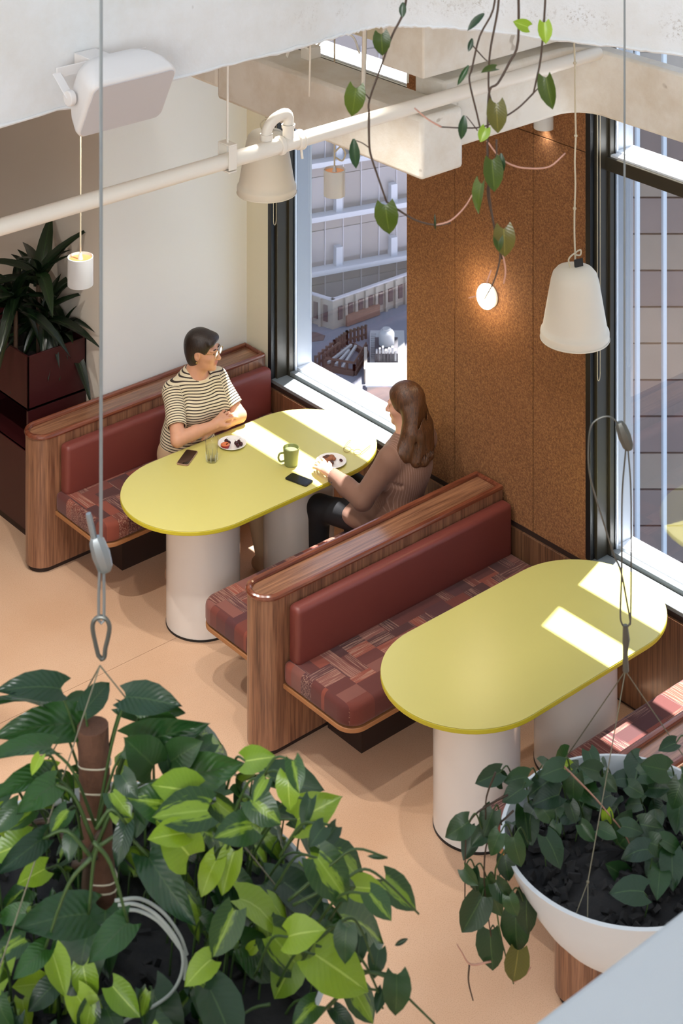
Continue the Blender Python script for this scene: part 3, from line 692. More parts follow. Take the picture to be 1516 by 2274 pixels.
# ================================================================== people: bodies from blended distance fields
class SDF:
    def __init__(s, lo, hi, h):
        s.lo = np.array(lo, float); s.h = h
        s.n = np.ceil((np.array(hi) - s.lo)/h).astype(int) + 1
        s.F = np.full(s.n, 1.0, np.float32)
    def _sub(s, lo, hi, m):
        a = np.clip(np.floor((np.array(lo) - m - s.lo)/s.h).astype(int), 0, s.n-1); b = np.clip(np.ceil((np.array(hi) + m - s.lo)/s.h).astype(int)+1, 1, s.n)
        sl = tuple(slice(x, y) for x, y in zip(a, b))
        ax = [(np.arange(x, y)*s.h + o).astype(np.float32) for x, y, o in zip(a, b, s.lo)]
        return sl, np.stack(np.meshgrid(*ax, indexing='ij'), -1)
    def _op(s, sl, d, k, cut):
        A = s.F[sl]
        if cut: B = -d; h = np.maximum(k - np.abs(A-B), 0)/max(k, 1e-6); s.F[sl] = np.maximum(A, B) + h*h*k*.25
        else: h = np.maximum(k - np.abs(A-d), 0)/max(k, 1e-6); s.F[sl] = np.minimum(A, d) - h*h*k*.25
    def cap(s, a, b, ra, rb, k=.02, cut=False):
        a = np.array(a, float); b = np.array(b, float); R = max(ra, rb)
        sl, P = s._sub(np.minimum(a, b)-R, np.maximum(a, b)+R, k+3*s.h)
        ba = b-a; t = np.clip(((P-a)@ba)/max(ba@ba, 1e-9), 0, 1)[..., None]
        d = np.linalg.norm(P - a - t*ba, axis=-1) - (ra + (rb-ra)*t[..., 0])
        s._op(sl, d, k, cut)
    def chain(s, pts, rs, k=.02, cut=False):
        for i in range(len(pts)-1): s.cap(pts[i], pts[i+1], rs[i], rs[i+1], k, cut)
    def ell(s, c, r, ax=None, k=.02, cut=False):
        c = np.array(c, float); r = np.array(r, float); R = r.max()
        sl, P = s._sub(c-R, c+R, k+3*s.h); Q = P - c
        if ax is not None: Q = Q @ np.array([list(v) for v in ax]).T
        k0 = np.linalg.norm(Q/r, axis=-1); k1 = np.linalg.norm(Q/(r*r), axis=-1)
        d = np.where(k1 > 1e-9, k0*(k0-1)/np.maximum(k1, 1e-9), -r.min())
        s._op(sl, d.astype(np.float32), k, cut)
    def half(s, p, n, k=.01):      # cut away everything on the +n side of p
        sl, P = s._sub(s.lo, s.lo+s.n*s.h, 0); n = np.array(n, float); n /= np.linalg.norm(n)
        s._op(sl, -(((P-np.array(p))@n)), k, True)
    def mesh(s, name):
        F = s.F; F[0]=1; F[-1]=1; F[:,0]=1; F[:,-1]=1; F[:,:,0]=1; F[:,:,-1]=1
        I = F < 0; nx, ny, nz = F.shape
        cnt = np.zeros((nx-1, ny-1, nz-1), np.int8); acc = np.zeros((nx-1, ny-1, nz-1, 3), np.float32); num = np.zeros((nx-1, ny-1, nz-1), np.float32)
        C = [(i,j,k) for i in (0,1) for j in (0,1) for k in (0,1)]
        sl = lambda c: tuple(slice(c[a], (nx,ny,nz)[a]-1+c[a]) for a in range(3))
        for c in C: cnt += I[sl(c)]
        act = (cnt > 0) & (cnt < 8)
        for c in C:
            for a in range(3):
                if c[a] == 0:
                    e = list(c); e[a] = 1; A = F[sl(c)]; B = F[sl(tuple(e))]
                    cr = (A < 0) != (B < 0); t = np.where(cr, A/np.where(cr, A-B, 1), 0)
                    for b in range(3): acc[..., b] += np.where(cr, c[b] + (t if b == a else 0), 0)
                    num += cr
        idx = np.full(act.shape, -1, np.int64); w = np.argwhere(act); idx[act] = np.arange(len(w))
        V = (w + acc[act]/num[act][:, None])*s.h + s.lo
        faces = []
        for a in range(3):
            b, c = (a+1) % 3, (a+2) % 3
            lo = [slice(None)]*3; hi = [slice(None)]*3; lo[a] = slice(0, -1); hi[a] = slice(1, None)
            A = I[tuple(lo)]; B = I[tuple(hi)]
            e = np.argwhere(A != B); e = e[(e[:, b] > 0) & (e[:, c] > 0) & (e[:, b] < F.shape[b]-1) & (e[:, c] < F.shape[c]-1)]
            q = []
            for db, dc in ((-1,-1),(0,-1),(0,0),(-1,0)):
                f = e.copy(); f[:, b] += db; f[:, c] += dc; q.append(idx[f[:,0], f[:,1], f[:,2]])
            q = np.stack(q, 1); flip = ~A[e[:,0], e[:,1], e[:,2]]
            q[flip] = q[flip][:, ::-1]; faces.append(q)
        f = np.concatenate(faces)
        me = bpy.data.meshes.new(name); me.from_pydata(V.tolist(), [], f.tolist()); me.update()
        me.polygons.foreach_set('use_smooth', [True]*len(me.polygons))
        return me, V
def nv3(*a): return np.array(a, float)
def vec_attr(me, name, vals):
    at = me.attributes.new(name, 'FLOAT', 'POINT'); at.data.foreach_set('value', np.asarray(vals, np.float32))
def skin_mat(name, c, lip):
    m = M(name); at = m.n('ShaderNodeAttribute', attribute_name='lip'); v = m.coord()
    col = m.mix(m.noise(v, 30, 3), tuple(x*.9 for x in c[:3])+(1,), tuple(min(1, x*1.08) for x in c[:3])+(1,))
    m.col(m.mix(at.outputs['Fac'], col, lip)).set(Roughness=.5, Subsurface_Weight=.06, Subsurface_Radius=(.01,.004,.002)); return m.m
def hair_mat(name, a, b, scale):
    m = M(name); f = m.noise(m.coord(scale), 1, 4, .6, .6); m.col(m.ramp(f, [(.3, a), (.7, b)])).set(Roughness=.38).bump(f, .5, .004); return m.m
MAT['skin1'] = skin_mat('warm_skin', srgb(206,152,122), srgb(170,84,78)); MAT['skin2'] = skin_mat('fair_skin', srgb(212,160,136), srgb(176,92,88))
MAT['hair1'] = hair_mat('short_dark_hair', srgb(22,15,12), srgb(50,35,27), (150,150,30)); MAT['hair2'] = hair_mat('long_brown_hair', srgb(54,32,18), srgb(104,66,38), (120,120,9))
def tee_mat():
    m = M('striped_jersey'); at = m.n('ShaderNodeAttribute', attribute_name='stripe')
    f = m.math('FRACT', m.math('DIVIDE', at.outputs['Fac'], .0152)); k = m.math('LESS_THAN', f, .36)
    m.col(m.mix(k, srgb(222,208,178), srgb(52,40,34))).set(Roughness=.85); return m.m
MAT['tee'] = tee_mat(); MAT['collar'] = plain('cream_rib', srgb(222,206,172), .85)
def blazer_mat():
    m = M('pinstripe_blazer'); at = m.n('ShaderNodeAttribute', attribute_name='stripe')
    f = m.math('FRACT', m.math('DIVIDE', at.outputs['Fac'], .013)); k = m.math('MULTIPLY', m.math('LESS_THAN', f, .25), .35)
    m.col(m.mix(k, srgb(128,93,76), srgb(184,152,138))).set(Roughness=.8, Sheen_Weight=.1).bump(m.noise(m.coord(), 14, 3), .2, .01); return m.m
MAT['blazer'] = blazer_mat()
MAT['trousers_black'] = plain('black_trousers', srgb(20,20,24), .8); MAT['trousers_tan'] = plain('tan_trousers', srgb(186,156,124), .85); MAT['shoe'] = plain('tan_shoe', srgb(176,140,110), .6)
MAT['eye'] = plain('dark_eye', srgb(34,26,22), .15); MAT['brow'] = plain('dark_brow', srgb(48,32,26), .7)

def head(s, hc, f, r, u, neck, big=1.0):
    L = lambda a, b, c: hc + (f*a + r*b + u*c)*big
    ax = (f, r, u)
    s.ell(L(-.012,0,.028), nv3(.094,.074,.086)*big, ax, .03)          # cranium
    s.ell(L(.03,0,-.03), nv3(.058,.059,.082)*big, ax, .03)             # face
    s.ell(L(.034,0,-.072), nv3(.05,.046,.04)*big, ax, .025)            # jaw
    s.ell(L(.074,0,-.098), nv3(.018,.02,.016)*big, ax, .02)            # chin
    s.cap(L(.082,0,.012), L(.108,0,-.03), .008*big, .0125*big, .012)  # nose
    s.ell(L(.098,.009,-.034), nv3(.01,.009,.008)*big, ax, .006); s.ell(L(.098,-.009,-.034), nv3(.01,.009,.008)*big, ax, .006)
    for q in (-1, 1):
        s.ell(L(.06,q*.038,-.022), nv3(.026,.022,.022)*big, ax, .02)   # cheek
        s.ell(L(.096,q*.03,.006), nv3(.016,.018,.012)*big, ax, .012, True)   # eye socket
        s.ell(L(.078,q*.030,.026), nv3(.016,.026,.008)*big, ax, .012)  # brow
        s.ell(L(.073,q*.030,.004), nv3(.0125,.0125,.011)*big, ax, .004) # eyeball
        s.ell(L(-.006,q*.076,-.008), nv3(.019,.009,.031)*big, ax, .008); s.ell(L(-.002,q*.084,-.004), nv3(.01,.006,.016)*big, ax, .004, True)
    s.ell(L(.086,0,-.058), nv3(.012,.024,.0065)*big, ax, .006); s.ell(L(.084,0,-.068), nv3(.012,.021,.0075)*big, ax, .006)
    s.cap(L(-.02,0,-.05), neck, .05*big, .056*big, .03)
    return L
def hand(s, wrist, d, n, side, curl=.3, spread=.16, size=1.0, thumb_out=1.0, wr=.024):
    # d along the hand, n back-of-hand normal, side: +1 thumb on +x axis (x = d x n)
    d = d/np.linalg.norm(d); n = n - d*(n@d); n /= np.linalg.norm(n); x = np.cross(d, n)*side
    k = size
    P = lambda a, b, c: wrist + (d*a + x*b + n*c)*k
    s.cap(P(0,0,0), P(.03,.0,0), wr, .024*k, .02)
    for b in (-.024, -.008, .009, .026): s.cap(P(.02,b*.6,0), P(.082,b,.004), .0135*k, .0105*k, .012)
    for b, L, an in ((-.027,.062,-1.2), (-.009,.076,-.35), (.010,.082,.3), (.029,.074,1.1)):
        a0 = spread*an; q0 = P(.080, b, .003)
        dirs = []; c = curl*.6
        for seg in range(3):
            v = (d*math.cos(a0) + x*math.sin(a0))*math.cos(c) - n*math.sin(c); dirs.append(v); c += curl
        lens = (L*.45*k, L*.32*k, L*.23*k); rads = (.0088, .008, .0072, .006)
        q = q0
        for i in range(3):
            q2 = q + dirs[i]*lens[i]; s.cap(q, q2, rads[i]*k, rads[i+1]*k, .003); q = q2
    a = P(.018,.022,-.006); b = P(.05,.022+.026*thumb_out,-.012); c = P(.078,.022+.036*thumb_out,-.016); 
    s.cap(a, b, .013*k, .0105*k, .012); s.cap(b, c, .0102*k, .0075*k, .004)
def person(name, label, loc): return thing(name, label, 'person', loc)

# ---------------- person in the striped shirt, on the far bench, facing the table
H1 = nv3(6.742, 9.075, 1.185); f1 = nv3(.52,-.853,-.06); f1 /= np.linalg.norm(f1); u1 = nv3(-.03,0.0,1); u1 -= f1*(u1@f1); u1 /= np.linalg.norm(u1); r1 = np.cross(f1, u1)
NK1 = nv3(6.722, 9.125, 1.02)
RS, RE, RW = nv3(6.572,9.135,.965), nv3(6.458,8.935,.795), nv3(6.695,8.905,.812)
LS, LE, LW = nv3(6.862,9.10,.965), nv3(6.905,8.93,.795), nv3(6.70,8.945,.772)
p1 = person('person', 'person in striped shirt with short dark hair and glasses', (6.70, 9.17, .45))
s = SDF((6.34, 8.70, .40), (7.10, 9.36, 1.33), .0042)
L1 = head(s, H1, f1, r1, u1, NK1, .98)
s.chain([nv3(6.70,9.17,.52), nv3(6.705,9.165,.75), nv3(6.72,9.13,.92), NK1], [.12,.10,.10,.06], .05)
s.cap(RS, LS, .05, .05, .05)
s.chain([RS, RE], [.046,.041], .03); s.chain([RE, (RE+RW)/2 + nv3(0,0,.004), RW], [.041,.037,.025], .012)
s.chain([LS, LE], [.046,.041], .03); s.chain([LE, (LE+LW)/2, LW], [.041,.037,.025], .012)
hand(s, RW + nv3(.01,.004,.006), nv3(.96,.16,.12), nv3(-.1,-.25,.95), 1, .20, .20, 1.0, .9)
hand(s, LW, nv3(-.97,.12,-.02), nv3(0,-.2,.97), -1, .15, .1, .96, .5)
me, V = s.mesh('body')
vec_attr(me, 'lip', np.clip(1.3 - np.linalg.norm((V - L1(.094,0,-.063)) @ np.stack([f1,r1,u1]).T / nv3(.016,.026,.012), axis=1), 0, 1))
mkobj('body', me, MAT['skin1'], p1)
s = SDF((6.36, 8.88, .44), (7.06, 9.38, 1.10), .0048)
s.chain([nv3(6.70,9.185,.50), nv3(6.70,9.18,.66), nv3(6.705,9.165,.80), nv3(6.72,9.135,.90), nv3(6.722,9.12,.965)], [.135,.128,.122,.118,.085], .06)
s.ell(nv3(6.70,9.17,.60), nv3(.168,.14,.17), None, .05); s.ell(nv3(6.72,9.115,.85), nv3(.155,.125,.13), None, .05)
s.ell(nv3(6.66,9.04,.84), nv3(.075,.06,.065), None, .05); s.ell(nv3(6.80,9.03,.84), nv3(.075,.06,.065), None, .05)
s.chain([RS, nv3(6.72,9.14,1.0), LS], [.064,.068,.064], .05)
RM = RS + (RE-RS)*.66; LM = LS + (LE-LS)*.66
s.chain([RS, RM + (RM-RS)*.25], [.062,.058], .03); s.chain([LS, LM + (LM-LS)*.25], [.062,.058], .03)
d = (RE-RS)/np.linalg.norm(RE-RS)
for E0, D, Mx in ((RE, RE-RS, RM), (LE, LE-LS, LM)):     # cut the sleeve end open
    dn = D/np.linalg.norm(D); s.cap(Mx + dn*.075, Mx + dn*.13, .075, .075, .004, True)
s.ell(NK1 + nv3(.008,-.022,.018), nv3(.068,.066,.048), None, .008, True)
me, V = s.mesh('shirt')
def segd(P, a, b):
    ba = b-a; t = np.clip(((P-a)@ba)/(ba@ba), 0, 1); return np.linalg.norm(P-a-t[:,None]*ba, axis=1), ((P-a)@ba)/np.linalg.norm(ba)
dr, tr = segd(V, RS+(RE-RS)*.12, RM); dl, tl = segd(V, LS+(LE-LS)*.12, LM)
inr = (dr < .078) & (V[:,0] < 6.575); inl = (dl < .078) & (V[:,0] > 6.845)
tilt = V[:,2] + .10*np.abs(V[:,0]-6.72)*0 + .12*(V[:,0]-6.72)*.6 - .25*(V[:,1]-9.1)*.15
vec_attr(me, 'stripe', np.where(inr, tr+.5, np.where(inl, tl+.5, tilt)))
mkobj('shirt', me, MAT['tee'], p1)
ring = [NK1 + nv3(.008 + .064*math.cos(a), -.020 + .062*math.sin(a), .004 + .012*math.sin(a)) for a in [2*math.pi*i/32 for i in range(32)]]
G().tube([Vector(q) for q in ring], .0085, 8, closed=True).obj('collar', MAT['collar'], p1)
s = SDF((6.56, 8.86, .98), (6.94, 9.30, 1.34), .004)
ax = (f1, r1, u1)
s.ell(L1(-.016,0,.034), nv3(.102,.083,.092), ax, .02); s.ell(L1(-.04,0,-.02), nv3(.07,.072,.085), ax, .03); s.ell(L1(-.055,0,-.07), nv3(.03,.045,.04), ax, .02)
s.ell(L1(.05,0,.082), nv3(.046,.058,.026), ax, .02); s.ell(L1(.066,.03,.066), nv3(.024,.036,.02), ax, .015)
s.ell(L1(.098,.0,-.03), nv3(.075,.082,.094), ax, .012, True)
for q in (-1, 1): s.ell(L1(.012,q*.085,-.035), nv3(.05,.03,.052), ax, .01, True)
s.ell(L1(-.01,0,-.13), nv3(.07,.09,.04), ax, .01, True)
me, V = s.mesh('hair'); mkobj('hair', me, MAT['hair1'], p1)
gl = thing('spectacles', 'clear framed glasses worn by the person in stripes', 'glasses', Vector(L1(.1,0,.0)))
spectacles(gl, Vector(L1(.104,0,.004)), Vector(r1), Vector(u1), Vector(f1), .0205, MAT['gold'], .10, .9, .0016, -.012)
for q in (-1, 1):
    G().ball(Vector(L1(.083,q*.030,.003)), (.0045,.0062,.0048), 10, 8, tuple(Vector(a) for a in ax)).obj('eye', MAT['eye'], p1)
    G().tube([Vector(L1(.09,q*.012,.026)), Vector(L1(.0945,q*.022,.031)), Vector(L1(.092,q*.034,.032)), Vector(L1(.08,q*.05,.027))], .0032, 6).obj('eyebrow', MAT['brow'], p1)
    G().ball(Vector(L1(-.002,q*.088,-.042)), .006, 10, 8).obj('earring', MAT['gold'], p1)
s = SDF((6.26, 8.44, 0.0), (7.02, 9.36, .68), .007)
s.ell(nv3(6.70,9.18,.56), nv3(.19,.15,.13), None, .04)
for hx, kn, an, ft in ((nv3(6.61,9.14,.545), nv3(6.54,8.74,.52), nv3(6.40,8.90,.12), 0), (nv3(6.79,9.14,.545), nv3(6.84,8.74,.52), nv3(6.86,8.66,.12), 0)):
    s.chain([hx, kn], [.088,.062], .04); s.chain([kn, an], [.06,.042], .03)
me, V = s.mesh('trousers'); mkobj('trousers', me, MAT['trousers_tan'], p1)
for an, d in ((nv3(6.40,8.90,.0), nv3(-.25,-.9,0)), (nv3(6.86,8.66,.0), nv3(.1,-1,0))):
    d = d/np.linalg.norm(d); s = SDF(an - .22, an + nv3(.22,.22,.16), .006); s.lo[2] = max(s.lo[2], -.03)
    s.cap(an + nv3(0,0,.13), an + nv3(0,0,.05), .036, .042, .02); s.cap(an - d*.03 + nv3(0,0,.042), an + d*.15 + nv3(0,0,.034), .04, .032, .02)
    me, V = s.mesh('shoe'); mkobj('shoe', me, MAT['shoe'], p1)

# ---------------- person in the brown jacket, on the middle bench, seen from behind
H2 = nv3(7.20, 7.80, 1.185); f2 = nv3(-.60,.79,-.12); f2 /= np.linalg.norm(f2); u2 = nv3(0,0,1.) - f2*(f2[2]); u2 /= np.linalg.norm(u2); r2 = np.cross(f2, u2)
NK2 = nv3(7.19, 7.765, 1.03)
BL, EL, WL = nv3(7.035,7.745,.945), nv3(6.915,7.835,.735), nv3(6.885,8.07,.79)
BR, ER, WR = nv3(7.335,7.785,.955), nv3(7.41,7.90,.73), nv3(7.25,8.00,.64)
p2 = person('person', 'person in brown pinstripe jacket with long hair seen from behind', (7.16, 7.80, .45))
s = SDF((6.78, 7.52, .42), (7.52, 8.32, 1.33), .0045)
L2 = head(s, H2, f2, r2, u2, NK2, .97)
s.chain([nv3(7.16,7.80,.52), nv3(7.165,7.79,.75), nv3(7.18,7.775,.92), NK2], [.11,.09,.09,.058], .05)
s.cap(BL, BR, .045, .045, .05)
s.chain([BL, EL, WL], [.04,.036,.024], .02); s.chain([BR, ER, WR], [.04,.036,.024], .02)
hand(s, WL + nv3(0,.02,.004), nv3(.16,.95,.02), nv3(-.45,.0,.88), 1, .28, .1, .98, .7)
hand(s, WR, nv3(-.8,.5,-.1), nv3(0,.2,.97), -1, .3, .1, .95, .6)
me, V = s.mesh('body')
vec_attr(me, 'lip', np.clip(1.3 - np.linalg.norm((V - L2(.094,0,-.063)) @ np.stack([f2,r2,u2]).T / nv3(.016,.026,.012), axis=1), 0, 1))
mkobj('body', me, MAT['skin2'], p2)
s = SDF((6.78, 7.50, .44), (7.54, 8.22, 1.10), .0052)
s.chain([nv3(7.15,7.80,.52), nv3(7.16,7.80,.66), nv3(7.17,7.785,.80), nv3(7.185,7.775,.90), nv3(7.19,7.765,.98)], [.13,.12,.118,.118,.075], .06)
s.ell(nv3(7.15,7.81,.55), nv3(.20,.155,.13), None, .05); s.ell(nv3(7.18,7.78,.85), nv3(.175,.125,.14), None, .05)
s.ell(nv3(7.02,7.96,.565), nv3(.11,.15,.065), nv3(0,0,0) if False else None, .05)                       # jacket skirt over the thigh
s.chain([BL, nv3(7.19,7.755,.985), BR], [.062,.07,.062], .05)
s.chain([BL, EL], [.068,.058], .03); s.chain([EL, (EL+WL)/2, WL - nv3(0,.015,0)], [.058,.05,.04], .02)
s.chain([BR, ER], [.068,.058], .03); s.chain([ER, WR], [.056,.04], .02)
s.cap(WL + nv3(.0,.018,.0), WL + nv3(.0,.07,.0), .05, .05, .003, True)
for i, (a, b, r) in enumerate(((BL+nv3(-.06,.02,-.10), BL+nv3(.03,-.06,-.13), .007), (nv3(7.02,7.66,.66), nv3(7.28,7.655,.68), .009), (nv3(7.03,7.665,.63), nv3(7.25,7.65,.635), .007))):
    s.cap(a, b, r, r, .018, True)                                            # cloth creases
s.ell(NK2 + nv3(0,.01,.03), nv3(.062,.062,.06), None, .008, True)
me, V = s.mesh('jacket')
dl, tl = segd(V, BL, EL); dw, tw = segd(V, EL, WL)
ang = np.arctan2(V[:,1]-7.79, V[:,0]-7.18)
st = np.where(V[:,1] < 7.79, V[:,0], ang*.15)
st = np.where(((dl < .08) & (V[:,0] < 7.04)) | ((dw < .07) & (V[:,1] > 7.8) & (V[:,0] < 7.0)) | (V[:,2] < .66), .0065, st)
vec_attr(me, 'stripe', st); mkobj('jacket', me, MAT['blazer'], p2)
a = Vector(WL); 
for i in range(2): G().ball(Vector(WL) + Vector((-.040, -.03-.022*i, -.012)), (.003,.004,.004), 8, 6).obj('cuff_button', MAT['plinth'], p2)
s = SDF((6.98, 7.52, .84), (7.44, 7.98, 1.34), .0042); ax = (f2, r2, u2)
s.ell(L2(-.014,0,.032), nv3(.104,.085,.094), ax, .02); s.ell(L2(-.05,0,-.03), nv3(.062,.08,.10), ax, .03)
for b, e, ra, rb in ((-.05, nv3(7.10,7.69,.965), .05, .036), (-.02, nv3(7.155,7.665,.935), .055, .04), (.015, nv3(7.205,7.66,.925), .055, .04), (.04, nv3(7.255,7.672,.935), .052, .038), (.06, nv3(7.285,7.70,.965), .045, .034)):
    top = L2(-.055, b, -.02); s.chain([top, (top+e)/2 - f2*.012, e], [ra, ra*.95, rb], .02)
top = L2(-.02,-.072,-.01); s.chain([top, L2(-.022,-.08,-.10), nv3(7.075,7.70,.985)], [.026,.03,.03], .02)
top = L2(-.01,.072,-.01); s.chain([top, L2(-.005,.08,-.10), nv3(7.30,7.78,.98)], [.026,.03,.03], .02)
s.ell(L2(.10,.0,-.035), nv3(.07,.078,.10), ax, .012, True)
for i in range(16):
    b = -.09 + .18*i/15; e = nv3(7.09 + .21*i/15, 7.615 + .02*abs(i-8)/8, .90); s.cap(L2(-.118+.3*abs(b)*.4, b*.8, .0), e, .0035, .003, .008, True)   # strand grooves
me, V = s.mesh('hair'); mkobj('hair', me, MAT['hair2'], p2)
for q in (-1, 1):
    G().ball(Vector(L2(.083,q*.030,.003)), (.0045,.0062,.0048), 10, 8, tuple(Vector(a) for a in ax)).obj('eye', MAT['eye'], p2)
    G().tube([Vector(L2(.086,q*.014,.026)), Vector(L2(.089,q*.03,.031)), Vector(L2(.072,q*.05,.026))], .003, 6).obj('eyebrow', MAT['brow'], p2)
s = SDF((6.70, 7.55, 0.0), (7.42, 8.45, .68), .007)
s.ell(nv3(7.15,7.81,.54), nv3(.185,.14,.10), None, .04)
for hx, kn, an in ((nv3(7.06,7.84,.55), nv3(6.92,8.21,.535), nv3(6.90,8.20,.12)), (nv3(7.24,7.84,.55), nv3(7.22,8.26,.535), nv3(7.20,8.24,.12))):
    s.chain([hx, kn], [.09,.066], .04); s.chain([kn, an], [.064,.048], .03)
me, V = s.mesh('trousers'); mkobj('trousers', me, MAT['trousers_black'], p2)
for an in (nv3(6.90,8.20,0), nv3(7.20,8.24,0)):
    s = SDF(an - nv3(.12,.12,.03), an + nv3(.12,.26,.16), .006); s.cap(an + nv3(0,0,.13), an + nv3(0,0,.05), .036, .042, .02); s.cap(an + nv3(0,-.03,.042), an + nv3(0,.15,.034), .04, .032, .02)
    me, V = s.mesh('shoe'); mkobj('shoe', me, MAT['black'], p2)
# ================================================================== foliage
def leaf_mesh(name, wr, heart, fold, droop, curl=0.0, strap=False, ts=(0,.08,.2,.4,.62,.82,1)):
    cs = (-1,-.5,0,.5,1); vs = []; uv = []
    for t in ts:
        if strap: w = wr*(.55+.45*min(1, t*3))*max(0, 1-t**3.2)
        else: w = wr*((1-t)**1.05*(.55+2.6*t))/.94 if heart else wr*(math.sin(math.pi*min(1, .04+.96*t))**.8)
        for c in cs:
            x = c*w; y = t - heart*(abs(c)**1.6)*(1-t)**2*.9
            z = fold*abs(x) - droop*t*t + curl*math.sin(c*2+t*5)*.03
            vs.append((x, y, z)); uv.append((.5+c*.5, t))
    fs = [(i*5+j, i*5+j+1, (i+1)*5+j+1, (i+1)*5+j) for i in range(len(ts)-1) for j in range(4)]
    me = bpy.data.meshes.new(name); me.from_pydata(vs, [], fs); me.update()
    ul = me.uv_layers.new(name='UVMap')
    for lp in me.loops: ul.data[lp.index].uv = uv[lp.vertex_index]
    me.polygons.foreach_set('use_smooth', [True]*len(me.polygons)); return me
LEAVES = {}
def leafvar(kind, mat, specs, **kw):
    L = []
    for i, sp in enumerate(specs):
        me = leaf_mesh('leaf', *sp, **kw); me.materials.append(MAT[mat]); L.append(me)
    LEAVES[kind] = L
hs = [(.36,.24,.35,.16,.6), (.40,.26,.2,.28,1), (.33,.2,.5,.1,.3), (.38,.22,.3,.4,1.2)]
for kd, mt in (('dark','leaf_dark'), ('brasil','leaf_brasil'), ('lime','leaf_lime'), ('red','leaf_red'), ('vine','leaf_vine')): leafvar(kd, mt, hs)
leafvar('big', 'leaf_big', [(.28,.2,.3,.22,1.2), (.25,.17,.4,.35,.9), (.30,.22,.25,.15,1.5)])
leafvar('slim', 'leaf_dark', [(.12,0,.5,.2,.3), (.16,0,.6,.1,.3)])
leafvar('strap', 'leaf_strap', [(.12,0,.5,.45,.2), (.13,0,.4,.7,.3), (.11,0,.5,.2,.2), (.12,0,.45,.9,.2)], strap=True, ts=(0,.15,.3,.45,.6,.75,.88,1))
def leaf(parent, kind, B, T, hint=None, roll=0, wide=1.0):
    B = Vector(B); T = Vector(T); y = T-B; L = y.length; y = y/L
    h = Vector(hint) if hint is not None else (UP*.7 - FWD*.75)
    z = h - y*h.dot(y)
    if z.length < 1e-4: z = y.orthogonal()
    z.normalize()
    if roll: z = Quaternion(y, math.radians(roll)) @ z
    x = y.cross(z)
    me = random.choice(LEAVES[kind]); o = bpy.data.objects.new('leaf', me); COL.objects.link(o); o.parent = parent
    m = Matrix((x*L*wide, y*L, z*L)).transposed().to_4x4(); m.translation = B - origin_of(parent)
    o.matrix_local = m
    return o
def stem(parent, pts, r0, r1, mat='stem', name='stem', n=5):
    P = spline(pts, 4); return G().tube(P, [r0 + (r1-r0)*i/(len(P)-1) for i in range(len(P))], n).obj(name, MAT[mat], parent, smooth=180)

# ---- dracaena in the cabinet
random.seed(11)
dr = thing('dracaena', 'dark leafy dracaena growing from the maroon planter cabinet', 'plant', (6.2, 10.05, 1.03))
for (cu, cv, n, hgt) in ((95, 700, 40, 0), (35, 670, 26, 0), (140, 735, 26, 0), (85, 620, 20, 0)):
    base = vy(cu, cv, 10.0 + random.uniform(-.06,.06))
    G().tube([(base.x, base.y, .98), base], .014, 8).obj('cane', MAT['stem'], dr)
    for i in range(n):
        a = 2*math.pi*i/n*2.4 + random.uniform(-.3,.3); el = random.uniform(-.75, 1.2) if cv > 640 else random.uniform(.1, 1.4)
        L = random.uniform(.22, .40); d = Vector((math.cos(a)*math.cos(el), math.sin(a)*math.cos(el), math.sin(el)))
        if d.x > .55: d.x *= .5
        T = base + d*L
        if T.x > 6.36: T.x = 6.36
        leaf(dr, 'strap', base + UP*random.uniform(-.05,.05), T, UP*1.0 + d*-.2 + Vector((0,-.2,0)))

# ---- hanging planters
def planter(label, u, v, d, R, depth, hook_v, group, soil=.045):
    c = pt(u, v, d)
    t = thing('hanging_planter', label, 'planter', (c.x, c.y, c.z-depth), group)
    k = R/.30; dp = depth
    out = [(R*.30,-dp),(R*.42,-dp*.985),(R*.52,-dp*.93),(R*.60,-dp*.86),(R*.70,-dp*.72),(R*.82,-dp*.5),(R*.93,-dp*.22),(R*.985,-.012),(R,0)]
    G().lathe([(.001,-dp)] + out + [(R-.010,.002),(R-.014,-.01),(R*.93,-dp*.2),(R*.9,-dp*.3),(.001,-dp*.3)], c, 72, caps=False).obj('bowl', MAT['bowl'], t, smooth=60)
    so = G(); random.seed(5); n = 40; rings = []
    for i in range(7):
        r = R*.93*i/6+.001; rings.append([(c.x + r*math.cos(2*math.pi*j/n), c.y + r*math.sin(2*math.pi*j/n), c.z - soil + random.uniform(-.008,.008) + .01*(6-i)/6) for j in range(n)])
    so.rings(rings, False, False).obj('soil', MAT['soil'], t)
    chips = G()
    for i in range(260):
        a = random.uniform(0,6.283); r = R*.9*math.sqrt(random.random()); s_ = random.uniform(.007,.018)
        q = Quaternion(Vector((random.random()-.5, random.random()-.5, random.random()-.5)).normalized(), random.uniform(0,3))
        chips.obox((c.x+r*math.cos(a), c.y+r*math.sin(a), c.z-soil+.011), q@Vector((s_,0,0)), q@Vector((0,s_*.6,0)), q@Vector((0,0,s_*.3)))
    co = chips.obj('bark_mulch', MAT['soil'], t, smooth=0); co['kind'] = 'stuff'
    hk = pt(u, hook_v, d)
    for a in (200, 320, 80):
        aa = math.radians(a); e = c + Vector((math.cos(aa)*(R-.02), math.sin(aa)*(R-.02), -.012))
        w = hk.lerp(e, .86); G().tube([hk, w], .0014, 6).tube([w, e + Vector((.015*math.sin(aa), -.015*math.cos(aa), 0))], .0011, 6).tube([w, e - Vector((.015*math.sin(aa), -.015*math.cos(aa), 0))], .0011, 6).ball(w, .0038, 8, 6).obj('wire', MAT['wire'], t)
    return c, t, hk
DL, DR = 3.5, 4.6
cL, potL, hkL = planter('large white hanging bowl under the left foreground foliage', 222, 2090, DL, .432, .30, 1478, 'hanging bowls', .014)
cR, potR, hkR = planter('white hanging bowl with bark at the lower right', 1388, 1858, DR, .302, .235, 1490, 'hanging bowls')
